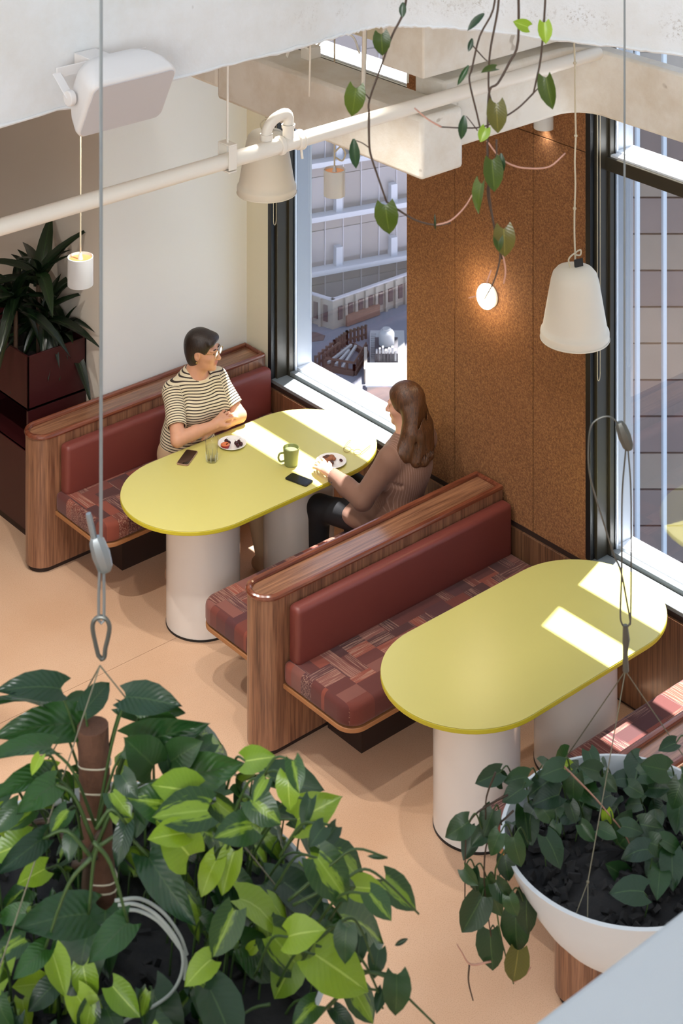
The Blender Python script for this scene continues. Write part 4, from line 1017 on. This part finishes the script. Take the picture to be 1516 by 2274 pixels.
# suspension of the left bowl: cable, gripper, wire loop, snap hook
sc = thing('suspension_cable', 'grey steel cable with gripper over the left foreground plant', 'cable', hkL, 'suspension cables')
g0 = pt(228, 1195, DL); g1 = pt(234, 1265, DL); top = pt(225, -20, DL)
G().tube([pt(224, 1195, DL), Vector((top.x, top.y, 8.2))], .0033, 8).obj('cable', MAT['steel'], sc)
G().tube(spline([pt(210, 1200, DL), pt(203, 1170, DL), pt(196, 1140, DL)], 4), [.006]*8+[.005], 8).obj('cable_tail', MAT['steel'], sc)
ax = (pt(238,1270,DL)-pt(214,1195,DL)).normalized(); ay = RGT - ax*RGT.dot(ax); ay.normalize(); az = ax.cross(ay)
cg = pt(224, 1231, DL); hx = []
for tt, w in ((-1,.55),(-.75,.85),(0,1),(.75,.85),(1,.5)): hx.append([cg + ax*(tt*.034) + ay*(w*.018*math.cos(a)) + az*(w*.012*math.sin(a)) for a in [math.pi*i/4+math.pi/8 for i in range(8)]])
G().rings(hx).obj('gripper', MAT['steel'], sc, bevel=.001, smooth=25)
G().tube([pt(221,1262,DL), pt(219,1330,DL), pt(219,1378,DL), pt(225,1384,DL), pt(231,1378,DL), pt(231,1330,DL), pt(230,1262,DL)], .0028, 8).obj('cable_loop', MAT['steel'], sc)
hook = [pt(u, v, DL) for u, v in ((218,1455),(212,1430),(206,1400),(207,1382),(215,1372),(226,1370),(237,1376),(243,1392),(240,1415),(234,1440),(232,1458),(226,1464))]
G().tube(spline(hook, 4), .0042, 8, closed=True).obj('snap_hook', MAT['steel_dark'], sc)
sc2 = thing('suspension_cable', 'thin grey cable with gripper over the right hanging bowl', 'cable', hkR, 'suspension cables')
top = pt(1387, -20, DR); D = DR
G().tube([pt(1386, 945, D), Vector((top.x, top.y, 8.2))], .0026, 8).obj('cable', MAT['steel'], sc2)
ax = (pt(1396,998,D)-pt(1374,938,D)).normalized(); ay = RGT - ax*RGT.dot(ax); ay.normalize(); az = ax.cross(ay); cg = pt(1386, 968, D); hx = []
for tt, w in ((-1,.5),(-.7,.85),(0,1),(.7,.85),(1,.5)): hx.append([cg + ax*(tt*.036) + ay*(w*.017*math.cos(a)) + az*(w*.012*math.sin(a)) for a in [math.pi*i/4+math.pi/8 for i in range(8)]])
G().rings(hx).obj('gripper', MAT['steel_dark'], sc2, bevel=.001, smooth=25)
G().tube(spline([pt(u,v,D) for u, v in ((1376,944),(1355,926),(1332,928),(1312,946),(1306,985),(1307,1040),(1318,1090),(1340,1160),(1362,1230),(1378,1268),(1392,1340),(1399,1380),(1397,1388))], 5), .0022, 8).obj('cable_tail', MAT['steel_dark'], sc2)
G().tube(spline([pt(u,v,D) for u, v in ((1389,998),(1381,1100),(1380,1260),(1377,1360),(1380,1384),(1388,1392),(1397,1386),(1400,1360),(1401,1200),(1400,1080),(1394,998))], 5), .0021, 8).obj('cable_loop', MAT['steel_dark'], sc2)
G().tube([pt(1388,1388,D), pt(1390,1420,D), pt(1388,1450,D), pt(1389,1490,D)], [.006,.009,.006,.008], 8).obj('hook', MAT['steel_dark'], sc2)

# ---- left foreground: climbing plant on a coir pole
cp = thing('coir_pole', 'brown coir climbing pole standing in the left planter', 'pole', (cL.x, cL.y, cL.z-.06))
pa = pt(232, 2110, DL); pb = pt(206, 1612, DL)
G().tube(spline([pa, pt(222,1960,DL), pt(212,1780,DL), pb], 5), [.029]*16, 16).obj('pole', MAT['coir'], cp)
for v in (1690, 1745, 1800, 1945, 1965):
    k = (v-1612)/(2110-1612); q = pb.lerp(pa, k)
    G().tube([q + Vector((.030*math.cos(a), .030*math.sin(a), .004*math.sin(a*2))) for a in [2*math.pi*i/16 for i in range(16)]], .0016, 5, closed=True).obj('twine_tie', MAT['twine'], cp)
cp2 = thing('climbing_philodendron', 'large leaved climbing plant on the coir pole', 'plant', (cL.x, cL.y, cL.z-.06))
random.seed(21)
def L2D(parent, kind, b, t, d0=DL, d1=None, roll=0, hint=None, wide=1.0, pet=None, pr=.0032, pm='stem_green', pd=None):
    d1 = d0 if d1 is None else d1
    B = pt(b[0], b[1], d0); T = pt(t[0], t[1], d1)
    if pet:
        q = pt(pet[0], pet[1], pd or d0); mid = (q+B)/2 + UP*.03
        stem(parent, [q, mid, B], pr*1.15, pr*.8, pm, 'petiole')
    return leaf(parent, kind, B, T, hint, roll, wide)
polem = [(208,1870),(214,1840),(203,1905),(218,1880)]
for b, t, da, db, roll, w in (
    ((134,1530), (8,1511), 3.5, 3.46, 15, 1.0), ((122,1572), (-15,1534), 3.55, 3.5, 62, .8), ((183,1608), (4,1606), 3.52, 3.46, 12, .95), ((112,1662), (-25,1648), 3.4, 3.34, 40, .8), ((189,1578), (245,1508), 3.5, 3.56, 0, 1.05),
    ((280,1548), (392,1556), 3.46, 3.42, -8, 1.0), ((268,1566), (368,1616), 3.52, 3.5, 55, .8), ((318,1570), (418,1634), 3.47, 3.43, 35, .75), ((292,1645), (445,1622), 3.45, 3.4, 25, .8), ((388,1728), (532,1698), 3.4, 3.36, 10, .85), ((150,1560), (190,1530), 3.58, 3.6, 0, 1.0), ((330,1565), (415,1590), 3.6, 3.62, 30, .7)):
    L2D(cp2, 'big', b, t, da, db, roll, None, w, random.choice(polem), .0028)
for b, t, da, db, roll, w in (((330,1902), (420,2046), 3.3, 3.2, 10, .85), ((95,1862), (-2,1935), 3.3, 3.22, -10, .7), ((197,2030), (45,2048), 3.2, 3.14, 10, 1.0), ((284,2048), (198,2132), 3.18, 3.12, 0, 1.05), ((100,2106), (34,2166), 3.15, 3.1, 0, 1.1), ((280,1830), (258,1926), 3.3, 3.26, 0, .95), ((122,1742), (48,1792), 3.35, 3.28, 0, 1.1), ((110,1722), (5,1735), 3.38, 3.3, 25, .9), ((365,1668), (385,1740), 3.42, 3.4, 0, 1.2), ((425,1672), (380,1700), 3.44, 3.4, 0, 1.1), ((300,1765), (320,1830), 3.36, 3.33, 0, 1.0)):
    L2D(cp2, 'big', b, t, da, db, roll, None, w, random.choice(polem) if b[0] < 340 else None, .0034)
stem(cp2, [pt(200,2100,DL-.03), pt(190,1960,DL-.04), pt(205,1880,DL-.04), pt(228,1840,DL-.04)], .009, .006, 'stem')
stem(cp2, [pt(165,1920,DL-.05), pt(190,1915,DL-.07), pt(215,1900,DL-.06)], .008, .006, 'stem', 'aerial_root'); stem(cp2, [pt(60,1830,DL), pt(110,1825,DL), pt(150,1870,DL-.05)], .005, .006, 'stem', 'aerial_root')

# ---- left foreground: variegated trailing philodendron filling the bowl
vp = thing('variegated_philodendron', 'bushy yellow and green philodendron filling the left bowl', 'plant', (cL.x, cL.y, cL.z-.05))
exp_ = [ # base, tip, kind, roll
 ((650,1690),(665,1760),'brasil',0),((545,1690),(605,1680),'lime',0),((590,1730),(560,1780),'brasil',10),((640,1720),(640,1800),'lime',0),((690,1775),(670,1840),'dark',20),((660,1820),(735,1780),'lime',0),
 ((720,1835),(690,1870),'dark',0),((745,1835),(715,1880),'dark',-20),((705,1905),(775,2005),'brasil',0),((690,1900),(750,1945),'brasil',15),((820,1985),(870,2040),'brasil',-10),((855,1955),(925,2020),'brasil',0),
 ((790,1970),(850,1975),'lime',0),((560,1775),(620,1830),'brasil',0),((480,1780),(540,1830),'brasil',20),((500,1740),(390,1730),'big',0),((460,1800),(340,1810),'brasil',0),((520,1890),(490,1990),'lime',5),((480,1910),(440,1990),'lime',0),
 ((590,2050),(610,2150),'brasil',0),((520,2020),(470,2130),'brasil',0),((640,2080),(700,2060),'lime',0),((655,2130),(605,2220),'lime',10),((700,2120),(820,2200),'lime',-10),((780,2190),(830,2274),'brasil',0),((880,2165),(882,2262),'dark',0),
 ((800,2080),(790,2150),'dark',0),((770,2060),(760,2140),'dark',20),((840,2110),(830,2170),'dark',0),((850,2200),(835,2250),'dark',10),((560,1835),(480,1850),'brasil',0),((430,1760),(350,1740),'lime',10),((410,1850),(330,1860),'lime',0),
 ((380,1790),(300,1770),'brasil',0),((420,1900),(370,1840),'lime',0),((340,1700),(290,1650),'dark',0),((380,1690),(440,1650),'dark',0),((440,1700),(400,1640),'dark',10),((470,1650),(420,1690),'dark',0),
 ((185,2145),(200,2240),'lime',0),((230,2155),(195,2130),'lime',0),((250,2190),(310,2260),'lime',0),((90,2185),(30,2190),'lime',0),((130,2170),(180,2200),'lime',0),((30,2230),(0,2290),'lime',0),((50,2220),(60,2290),'lime',20),
 ((470,2130),(410,2180),'lime',0),((430,2190),(490,2230),'brasil',0),((420,2210),(380,2270),'brasil',0),((700,2230),(650,2274),'brasil',0),((740,2240),(790,2290),'big',0),((100,1930),(40,1960),'lime',0),((60,1870),(-20,1900),'lime',0),((90,1680),(70,1720),'lime',0),((120,1720),(30,1740),'lime',10),((40,1790),(-15,1850),'dark',0),((70,1800),(20,1840),'brasil',0),((30,1830),(-30,1800),'lime',0),((10,1760),(-40,1800),'dark',0),((150,1800),(110,1850),'brasil',10),((160,1850),(150,1910),'dark',0),((250,1760),(290,1810),'brasil',0),((270,1720),(300,1770),'dark',0),((260,1790),(290,1840),'lime',0),((320,1800),(300,1860),'dark',0)]
random.seed(31)
def vlen(b): return pt(b[0], b[1], 3.3)
for b, t, kd, roll in exp_:
    da = DL - .12 + random.uniform(-.15,.1); r = math.hypot(t[0]-b[0], t[1]-b[1])
    L2D(vp, kd, b, t, da, da - .03, roll + random.uniform(-12,12), None, random.uniform(.95,1.2), (b[0] + (300-b[0])*.25 + random.uniform(-20,20), b[1] + 60 + random.uniform(0,30)), .0024, pd=da+.06)
for i in range(255):
    a = random.uniform(0, 6.283); rr = .43*math.sqrt(random.random()); base = cL + Vector((math.cos(a)*rr, math.sin(a)*rr, 0))
    hgt = random.uniform(.0, .17)*(1.1 - .5*(rr/.41)); dirv = Vector((math.cos(a), math.sin(a), 0))
    B = base + UP*hgt + dirv*.03; d = (B.x*CA + B.y*SA)
    u_ = CX + F_PX*(B.x*SA - B.y*CA)/d; v_ = YH + F_PX*(CAMZ - B.z)/d
    if 250 < u_ < 420 and 1990 < v_ < 2200: continue
    if 500 < u_ < 720 and v_ > 2200: continue
    if u_ < 300 and v_ < 1690: continue
    L = random.uniform(.05, .095); T = B + dirv*L*random.uniform(.4,.9) + Vector((random.uniform(-.05,.05), random.uniform(-.05,.05), -L*random.uniform(.2,.9)))
    kd = random.choices(('brasil','lime','dark','big'), (5, 1.6, 3.5, .8))[0]
    leaf(vp, kd, B, T, UP*.8 + dirv*.5 - FWD*.4, random.uniform(-25,25), random.uniform(.9,1.2))
    stem(vp, [base - UP*.05, (base+B)/2 + UP*.02, B], .0026, .0018, 'stem_green', 'petiole', 4)
# trailing runners on the right of the bowl
for P in (((640,2000),(735,1920),(790,1885),(860,1905)), ((650,2010),(760,1955),(810,1930),(860,1960),(930,2030)), ((700,2090),(770,2040),(800,2060),(830,2140)), ((770,2150),(860,2170),(905,2215),(965,2274)), ((700,2100),(790,2120),(830,2180),(850,2240)), ((600,2230),(560,2240),(500,2280))):
    stem(vp, [pt(u, v, DL-.2) for u, v in P], .003, .0018, 'stem_green', 'runner')
for b, t in (((858,1905),(815,1900)), ((905,2085),(875,2100))): L2D(vp, 'slim', b, t, DL-.2)
# ---- coiled watering tube
wt = thing('watering_tube', 'pale coiled watering tube lying on the dark soil', 'hose', (cL.x, cL.y, cL.z-.03))
G().tube(spline([pt(u,v,3.3) for u,v in ((262,2010),(300,2008),(345,2030),(385,2075),(405,2120),(402,2165),(380,2205),(340,2235),(290,2260),(260,2280))], 6), .0029, 8).tube(spline([pt(u,v,3.31) for u,v in ((265,2022),(305,2022),(350,2045),(388,2090),(412,2130),(410,2175))], 6), .0029, 8).tube(spline([pt(u,v,3.32) for u,v in ((255,2000),(310,1996),(360,2025),(398,2075),(415,2120))], 6), .0029, 8).obj('coil', plain('pale_tube', srgb(176,182,176), .4), wt)

# ---- right planter: heart leaf philodendron
hp = thing('heartleaf_philodendron', 'dark heart leaved plant trailing over the right bowl', 'plant', (cR.x, cR.y, cR.z-.04))
random.seed(41)
expR = [((1110,1715),(1055,1740),0),((1115,1735),(1095,1715),0),((1170,1725),(1120,1735),10),((1160,1750),(1115,1780),0),((1225,1730),(1170,1765),0),((1275,1720),(1268,1790),5),((1240,1765),(1180,1785),0),((1250,1705),(1200,1720),0),
 ((1340,1725),(1370,1760),0),((1330,1715),(1290,1700),0),((1395,1745),(1430,1765),0),((1440,1750),(1485,1750),0),((1420,1720),(1465,1715),0),((1480,1710),(1430,1700),0),((1500,1650),(1462,1665),0),((1510,1740),(1490,1800),0),
 ((1240,1790),(1215,1820),0),((1200,1790),(1230,1830),20),((1265,1785),(1280,1830),0),((1235,1830),(1225,1870),0),((1290,1830),(1320,1870),0),((1330,1840),(1370,1860),0),((1410,1830),(1355,1900),0),((1420,1830),(1470,1840),0),((1380,1835),(1425,1842),0),
 ((1440,1870),(1490,1890),0),((1405,1875),(1460,1880),0),((1432,1925),(1436,2022),0),((1490,1920),(1500,1990),0),((1460,1900),(1510,1930),0),((1390,1950),(1350,1920),0),
 ((1095,1800),(1070,1860),0),((1040,1825),(990,1860),0),((1080,1840),(1045,1880),10),((1140,1860),(1155,1930),0),((1110,1850),(1085,1900),0),((1060,1850),(1025,1910),20),((1050,1930),(1050,1985),0),((1080,1950),(1110,2040),0),((1100,1960),(1140,2010),0),
 ((1070,1990),(1025,2075),0),((1130,1990),(1145,2040),10),((1088,2065),(1092,2160),0),((1145,2030),(1145,2120),5),((1120,1900),(1130,1960),0),((1030,1930),(1060,1970),0),((1170,1990),(1165,2080),15)]
for b, t, roll in expR:
    left = b[0] < 1180 and b[1] > 1790
    da = (DR - .02 if not left else DR - .12) + random.uniform(-.05,.05)
    hint = None if not left else (UP*.25 - FWD - RGT*.3)
    L2D(hp, 'dark', b, t, da, da - .02, roll + random.uniform(-15,15), hint, random.uniform(1.05,1.25), (b[0]+random.uniform(5,35), b[1]+random.uniform(10,40)), .002, 'stem_green', pd=da+.04)
L2D(hp, 'red', (1150,2110), (1140,2190), DR-.12, None, 0, UP*.2-FWD); L2D(hp, 'lime', (1345,1800), (1352,1840), DR-.02); L2D(hp, 'lime', (1265,1700), (1230,1690), DR+.1)
for i in range(60):
    a = random.uniform(0, 6.283); rr = .27*math.sqrt(random.random()); B = cR + Vector((math.cos(a)*rr, math.sin(a)*rr, random.uniform(-.01,.06)))
    d = B.x*CA + B.y*SA; u_ = CX + F_PX*(B.x*SA - B.y*CA)/d; v_ = YH + F_PX*(CAMZ - B.z)/d
    if v_ > 1860 and u_ < 1420: continue
    L = random.uniform(.05,.085); dv = Vector((random.uniform(-1,1), random.uniform(-1,1), random.uniform(-.6,.1))).normalized()
    leaf(hp, 'dark', B, B + dv*L, UP*.8-FWD*.4, random.uniform(-20,20), 1.15); stem(hp, [B - UP*.07, B - UP*.02 + dv*-.01, B], .002, .0016, 'stem_green', 'petiole', 4)
for P, mt in ((((1180,1740),(1080,1790),(1040,1830),(1033,1900),(1032,2000)), 'stem'), (((1140,1800),(1085,1860),(1075,1960),(1090,2080)), 'stem'), (((1150,1850),(1100,1930),(1108,2060),(1140,2185)), 'stem_green'), (((1090,2135),(1045,2142),(1025,2115),(1014,2097)), 'stem_pink'), (((1042,2142),(1040,2180),(1050,2222)), 'stem'), (((1140,2180),(1165,2165),(1178,2148)), 'stem_pink'), (((1240,1690),(1310,1760),(1345,1800),(1385,1850),(1410,1900)), 'stem_pink'), (((1355,1800),(1370,1870),(1395,1890)), 'stem_green'), (((1100,1715),(1080,1770),(1078,1820)), 'stem')):
    stem(hp, [pt(u, v, DR-.1 if u < 1180 else DR-.02) for u, v in P], .0026, .0016, mt, 'runner')

# ---- trailing vine entering from above the frame
DV = 4.2
tv = thing('trailing_vine', 'bare trailing vine with heart leaves hanging from above', 'plant', pt(900, -60, DV))
random.seed(51)
runs = [(((905,-60),(898,20),(870,80),(845,150),(820,222),(819,250)), 'stem', .0042), (((819,250),(819,300),(822,340),(838,390),(858,448)), 'stem', .004), (((858,448),(890,470),(925,490),(968,500),(1000,495)), 'stem', .0034), (((968,500),(1000,490),(1030,462),(1050,430)), 'stem_pink', .0028),
 (((1102,-60),(1095,20),(1065,80),(1048,150),(1042,180),(1058,250),(1068,290),(1080,312)), 'stem', .0036), (((1110,-60),(1105,20),(1090,100),(1085,150),(1085,200),(1092,230)), 'stem', .004), (((1150,-60),(1150,90),(1130,140),(1105,185),(1087,200),(1083,260),(1082,330),(1084,400),(1088,450),(1100,520),(1115,575)), 'stem', .0044), (((1213,-60),(1208,40),(1200,130),(1190,180),(1184,207)), 'stem', .004),
 (((1184,207),(1150,240),(1110,265),(1070,282),(1025,284),(980,282)), 'stem', .003), (((980,282),(950,265),(920,240)), 'stem_pink', .0032), (((1080,312),(1110,350),(1140,368),(1175,374),(1220,370),(1255,340)), 'stem_pink', .003), (((1102,310),(1100,360),(1082,420),(1092,480),(1110,560),(1098,620),(1075,665)), 'stem', .0034), (((1090,600),(1070,650),(1040,662)), 'stem_pink', .0022), (((1115,560),(1122,600),(1118,630)), 'stem_pink', .003), (((1048,100),(1075,130),(1082,135)), 'stem', .0025), (((820,220),(812,210),(800,205)), 'stem', .0025), (((822,330),(805,318),(790,312)), 'stem', .002), (((1184,207),(1200,190),(1212,178)), 'stem', .0022), (((1060,290),(1045,270),(1035,258)), 'stem', .002)]
for P, mt, r in runs: stem(tv, [pt(u, v, DV) for u, v in P], r*.7, r*.52, mt, 'runner', 6)
face = -FWD + UP*.25
for b, t, kd, roll, w in (((846,76),(850,125),'vine',0,1.1),((790,196),(782,262),'vine',0,.95),((785,308),(790,376),'slim',0,1.2),((856,455),(862,527),'vine',0,1.05),((895,5),(893,40),'slim',10,1.6),((1172,60),(1140,48),'lime',0,1.2),((1208,50),(1212,98),'lime',0,1.1),((1212,172),(1225,245),'vine',25,.9),((1100,152),(1068,157),'vine',60,1.1),
 ((1102,230),(1105,298),'red',0,1.0),((1078,285),(1066,316),'lime',0,1.2),((1030,256),(1024,312),'slim',0,1.6),((1092,355),(1098,428),'vine',0,1.0),((1112,340),(1116,385),'slim',10,1.6),((1068,408),(1055,475),'vine',45,.8),((1118,508),(1122,575),'red',0,1.0),((1105,520),(1108,560),'vine',0,.9),((1075,30),(1035,65),'slim',20,1.4),((1048,85),(1040,115),'slim',0,1.3),((1040,145),(1015,190),'slim',0,.8),((965,475),(966,512),'slim',0,.6)):
    B = pt(b[0], b[1], DV-.01); T = pt(t[0], t[1], DV-.02); leaf(tv, kd, B, T, face, roll + random.uniform(-8,8), w)

# ================================================================== the street outside
MAT['tower_glass'] = plain('grey_lilac_glazing', srgb(150,143,145), .3, var=.08, scale=.4)
MAT['tower_glass2'] = plain('grey_brown_glazing', srgb(140,130,128), .3, var=.1, scale=.3)
MAT['tower_white'] = plain('white_ledge', srgb(196,196,204), .6, var=.03, scale=.5)
MAT['annex'] = plain('beige_annex_wall', srgb(168,156,144), .8, var=.06, scale=.4)
MAT['annex_dark'] = plain('brown_slot_window', srgb(98,78,78), .6, var=.1, scale=1)
MAT['annex_brick'] = plain('brown_brick_wall', srgb(142,104,88), .8, var=.15, scale=3)
MAT['yard'] = plain('pale_dusty_ground', srgb(128,128,138), .9, var=.12, scale=.25)
MAT['yard_dark'] = plain('brown_ground_patch', srgb(104,88,86), .9, var=.15, scale=.6)
MAT['timber'] = plain('weathered_timber', srgb(98,76,64), .85, var=.2, scale=2)
MAT['unit_white'] = plain('plant_unit_white', srgb(176,176,176), .5, var=.05, scale=1)
MAT['unit_dark'] = plain('plant_unit_dark', srgb(70,68,72), .6, var=.2, scale=3)
MAT['stone'] = plain('lilac_brown_stone', srgb(148,130,122), .7, var=.28, scale=.25)
MAT['stone2'] = plain('tan_stone', srgb(168,150,134), .7, var=.24, scale=.3)
MAT['joint'] = plain('pale_stone_joint', srgb(196,190,196), .7, var=.04)
ZG = -52.0
yd = tag(G().box(60, 175, 20, 200, ZG-1, ZG).obj('courtyard_ground', MAT['yard'], smooth=0), 'pale dusty ground of the yard far below the window', 'ground'); yd['kind'] = 'structure'
# tower across the yard
d0 = 135.0
A = pt(680, 600, d0); B = pz(900, 560, A.z); tdir = (B-A); tdir.z = 0; tdir.normalize(); tn = Vector((tdir.y, -tdir.x, 0))
if tn.dot(FWD) > 0: tn = -tn                                    # towards the viewer
tw = thing('office_tower', 'grey glazed office tower with white ledges across the yard', 'building', (A.x, A.y, ZG))
Z1 = A.z; ST = 120*d0/F_PX; P0 = A - tdir*7; LEN = 24.0
def tbox(parent, name, mat, s0, s1, z0, z1, n0, n1):           # s along the facade, n outward
    c = P0 + tdir*((s0+s1)/2) + tn*((n0+n1)/2); c.z = (z0+z1)/2
    return G().obox(c, tdir*((s1-s0)/2), tn*((n1-n0)/2), UP*((z1-z0)/2)).obj(name, mat, parent, smooth=0)
tbox(tw, 'core', MAT['tower_glass2'], 0, LEN, ZG, Z1+ST*24, -9, -.3)  # unseen upper height added so its shadow covers the yard
for k in range(-2, 4):
    z = Z1 + k*ST
    if k >= 0:
        tbox(tw, 'ledge', MAT['tower_white'], -.2, LEN, z-.28, z, -.3, .75); tbox(tw, 'ledge_lip', MAT['tower_white'], -.2, LEN, z-.1, z+.1, .68, .82)
    n = int(LEN/1.42)
    for i in range(n):
        lo = z + (.35 if k >= 0 else .4); hi = z + ST - .3
        pn = tbox(tw, 'pane', MAT['tower_glass'] if (i*7+k*3) % 4 else MAT['tower_glass2'], i*1.42+.04, (i+1)*1.42-.04, lo, hi-1.0, -.3, -.2)
        tbox(tw, 'spandrel', MAT['tower_glass2'], i*1.42+.04, (i+1)*1.42-.04, hi-.95, hi, -.3, -.2)
    if k >= 0:
        for s0 in (7.0+2.2, 7.0+6.55, 7.0-2.3): tbox(tw, 'pier', MAT['tower_white'], s0, s0+.5, z, z+1.35, -.3, .3)
for i in range(int(LEN/1.42)+1): tbox(tw, 'mullion', MAT['joint'], i*1.42-.03, i*1.42+.03, Z1-2*ST, Z1+ST*4, -.3, -.14)
# beige annex at the foot of the tower
K = pz(738.5, 732, ZG)
ka = pz(679, 713, ZG); kb = pz(905, 672, ZG)
an = thing('annex_building', 'beige annex with dark slot windows below the tower', 'building', (K.x, K.y, ZG))
def wallrun(p, q, ext, hgt, mats, n, w, z0, z1, name='slot_window'):
    d = (q-p); d.z = 0; L = d.length + ext; d.normalize(); nn_ = Vector((d.y, -d.x, 0))
    if nn_.dot(FWD) > 0: nn_ = -nn_
    c = p + d*(L/2) - nn_*.1; c.z = ZG + hgt/2
    G().obox(c, d*(L/2), nn_*.1, UP*(hgt/2)).obj('wall', MAT['annex'], an, smooth=0)
    c = p + d*(L/2) - nn_*.1; c.z = ZG + hgt + .05
    G().obox(c, d*(L/2+.05), nn_*.14, UP*.05).obj('coping', MAT['joint'], an, smooth=0)
    for i in range(n):
        c = p + d*(w*(i+.7)) + nn_*.02; c.z = ZG + (z0+z1)/2
        G().obox(c, d*(w*.2), nn_*.06, UP*((z1-z0)/2)).obj(name, MAT['annex_dark'], an, smooth=0)
        c = p + d*(w*(i+1.2)) + nn_*.05; c.z = ZG + hgt/2
        G().obox(c, d*(w*.12), nn_*.14, UP*(hgt/2)).obj('pilaster', MAT['annex'], an, smooth=0)
HA = 62*131/F_PX*1.02
wallrun(K, kb, 4, HA, None, 8, .92, .55, HA-.5)
wallrun(K, ka, 4, HA, None, 4, .85, .45, HA-.4)
d = (kb-K); d.z = 0; d.normalize(); n_ = Vector((d.y, -d.x, 0)); n_ = -n_ if n_.dot(FWD) > 0 else n_
c = K + d*2.5 + n_*.2; G().obox((c.x, c.y, ZG+.4), d*1.5, n_*.15, UP*.35).obj('brick_wall', MAT['annex_brick'], an, smooth=0)
# timber edged pit
pit = thing('timber_pit', 'brown timber railing round a pit in the yard', 'fence', pz(770, 795, ZG))
def rail(pts, n, h=.85, rails=(.3,.8)):
    for a, b in zip(pts[:-1], pts[1:]):
        a = pz(*a, ZG); b = pz(*b, ZG)
        for i in range(n+1):
            p = a.lerp(b, i/n); G().box(p.x-.07, p.x+.07, p.y-.07, p.y+.07, ZG, ZG+h).obj('post', MAT['timber'], pit, smooth=0)
        for z in rails: G().bar(a + UP*z, b + UP*z, .06, .14).obj('rail', MAT['timber'], pit, smooth=0)
rail([(722,822),(786,833),(813,788)], 4, .7); rail([(700,822),(742,786),(770,765),(812,752)], 5, .95); rail([(718,815),(752,788)], 4, .8)
rim = [pz(u, v, ZG) for u, v in ((722,822),(786,834),(814,790),(782,772))]
for a, b in zip(rim, rim[1:]+rim[:1]): G().bar(a + UP*.15, b + UP*.15, .3, .3).obj('kerb_beam', MAT['timber'], pit, smooth=0)
for a, b in (((728,818),(780,778)), ((760,828),(790,780)), ((745,822),(775,790))): G().bar(pz(*a, ZG)+UP*.35, pz(*b, ZG)+UP*.35, .16, .16).obj('cross_beam', MAT['unit_white'], pit, smooth=0)
tag(G().prism([tuple(pz(u, v, ZG))[:2] for u, v in ((660,735),(700,738),(722,746),(718,756),(690,760),(655,758))], ZG, ZG+.03).obj('brown_patch', MAT['yard_dark'], smooth=0), 'brownish patch on the yard ground', 'patch')  # flat polygon, browner and darker than the ground around it
# rooftop plant unit with ladder
pu = thing('plant_unit', 'white rooftop plant unit with ladder and tank', 'machine', pz(855, 810, ZG))
def gb(u0, v0, u1, v1, z0, z1, name, mat):
    a = pz(u0, v0, ZG); b = pz(u1, v0, ZG); c = pz(u0, v1, ZG)
    ctr = a + (b-a)/2 + (c-a)/2; ctr.z = ZG + (z0+z1)/2
    return G().obox(ctr, (b-a)/2, (c-a)/2, UP*((z1-z0)/2)).obj(name, mat, pu, smooth=0)
gb(822, 820, 900, 740, 0, .2, 'platform', MAT['unit_white']); gb(832, 812, 884, 775, .2, .8, 'chassis', MAT['unit_dark'])
for i in range(7): gb(834+i*7, 812, 838+i*7, 808, .3, 1.0+.1*(i%3), 'pipe_riser', MAT['unit_white'])
q = pz(858, 790, ZG); G().lathe([(.5,.6),(.52,.7),(.52,1.55),(.42,1.7),(.3,1.75),(.28,1.85),(.05,1.85)], (q.x, q.y, ZG), 24).obj('tank', MAT['unit_white'], pu)
la, lb_ = pz(822, 815, ZG)+UP*.2, pz(822, 752, ZG)+UP*.4
wv = RGT*.42
ld_ = G().bar(la, lb_, .07, .07).bar(la+wv, lb_+wv, .07, .07).obj('ladder', MAT['unit_white'], pu, smooth=0)
for i in range(14): p = la.lerp(lb_, (i+.5)/14); G().bar(p, p+wv, .05, .05).obj('rung', MAT['unit_white'], ld_, smooth=0)
bx = thing('equipment_crate', 'cream crate standing in the yard below the plant unit', 'crate', pz(870, 880, ZG))
pu_ = pu; pu = bx
gb(815, 900, 930, 852, 0, 1.2, 'body', MAT['annex']); gb(812, 902, 932, 850, 1.2, 1.3, 'lid', MAT['unit_white']); gb(808, 850, 815, 800, 0, .9, 'side_fence', MAT['annex'])
# stone clad building opposite the right window
d1 = 62.0
sb = thing('stone_building', 'brown stone clad building opposite the right window', 'building', pt(1500, 1300, d1))
O = pt(1330, 1330, d1); ww_, hh = 2.9, 81*d1/F_PX
G().obox(O + RGT*9 + FWD*3 + UP*11, RGT*11, FWD*2.8, UP*13).obj('core', MAT['joint'], sb, smooth=0)
random.seed(61)
for r in range(16):
    for c in range(4):
        p = O + RGT*(c*ww_ + .1) + UP*(r*hh)
        G().obox(p + RGT*ww_/2 + UP*hh/2 + FWD*.1, RGT*(ww_/2-.02), FWD*.1, UP*(hh/2-.03)).obj('stone_panel', MAT['stone'] if random.random() < .6 else MAT['stone2'], sb, bevel=.01, seg=1, smooth=0)
# white fins standing on its facade
for u in (1414.5, 1474, 1540):
    a = pt(u, 1330, d1-.5); b = pt(u, 20, d1-.5)
    G().obox((a+b)/2, RGT*.055, FWD*.2, UP*((b.z-a.z)/2)).obj('fin', MAT['extwhite'], sb, smooth=0)
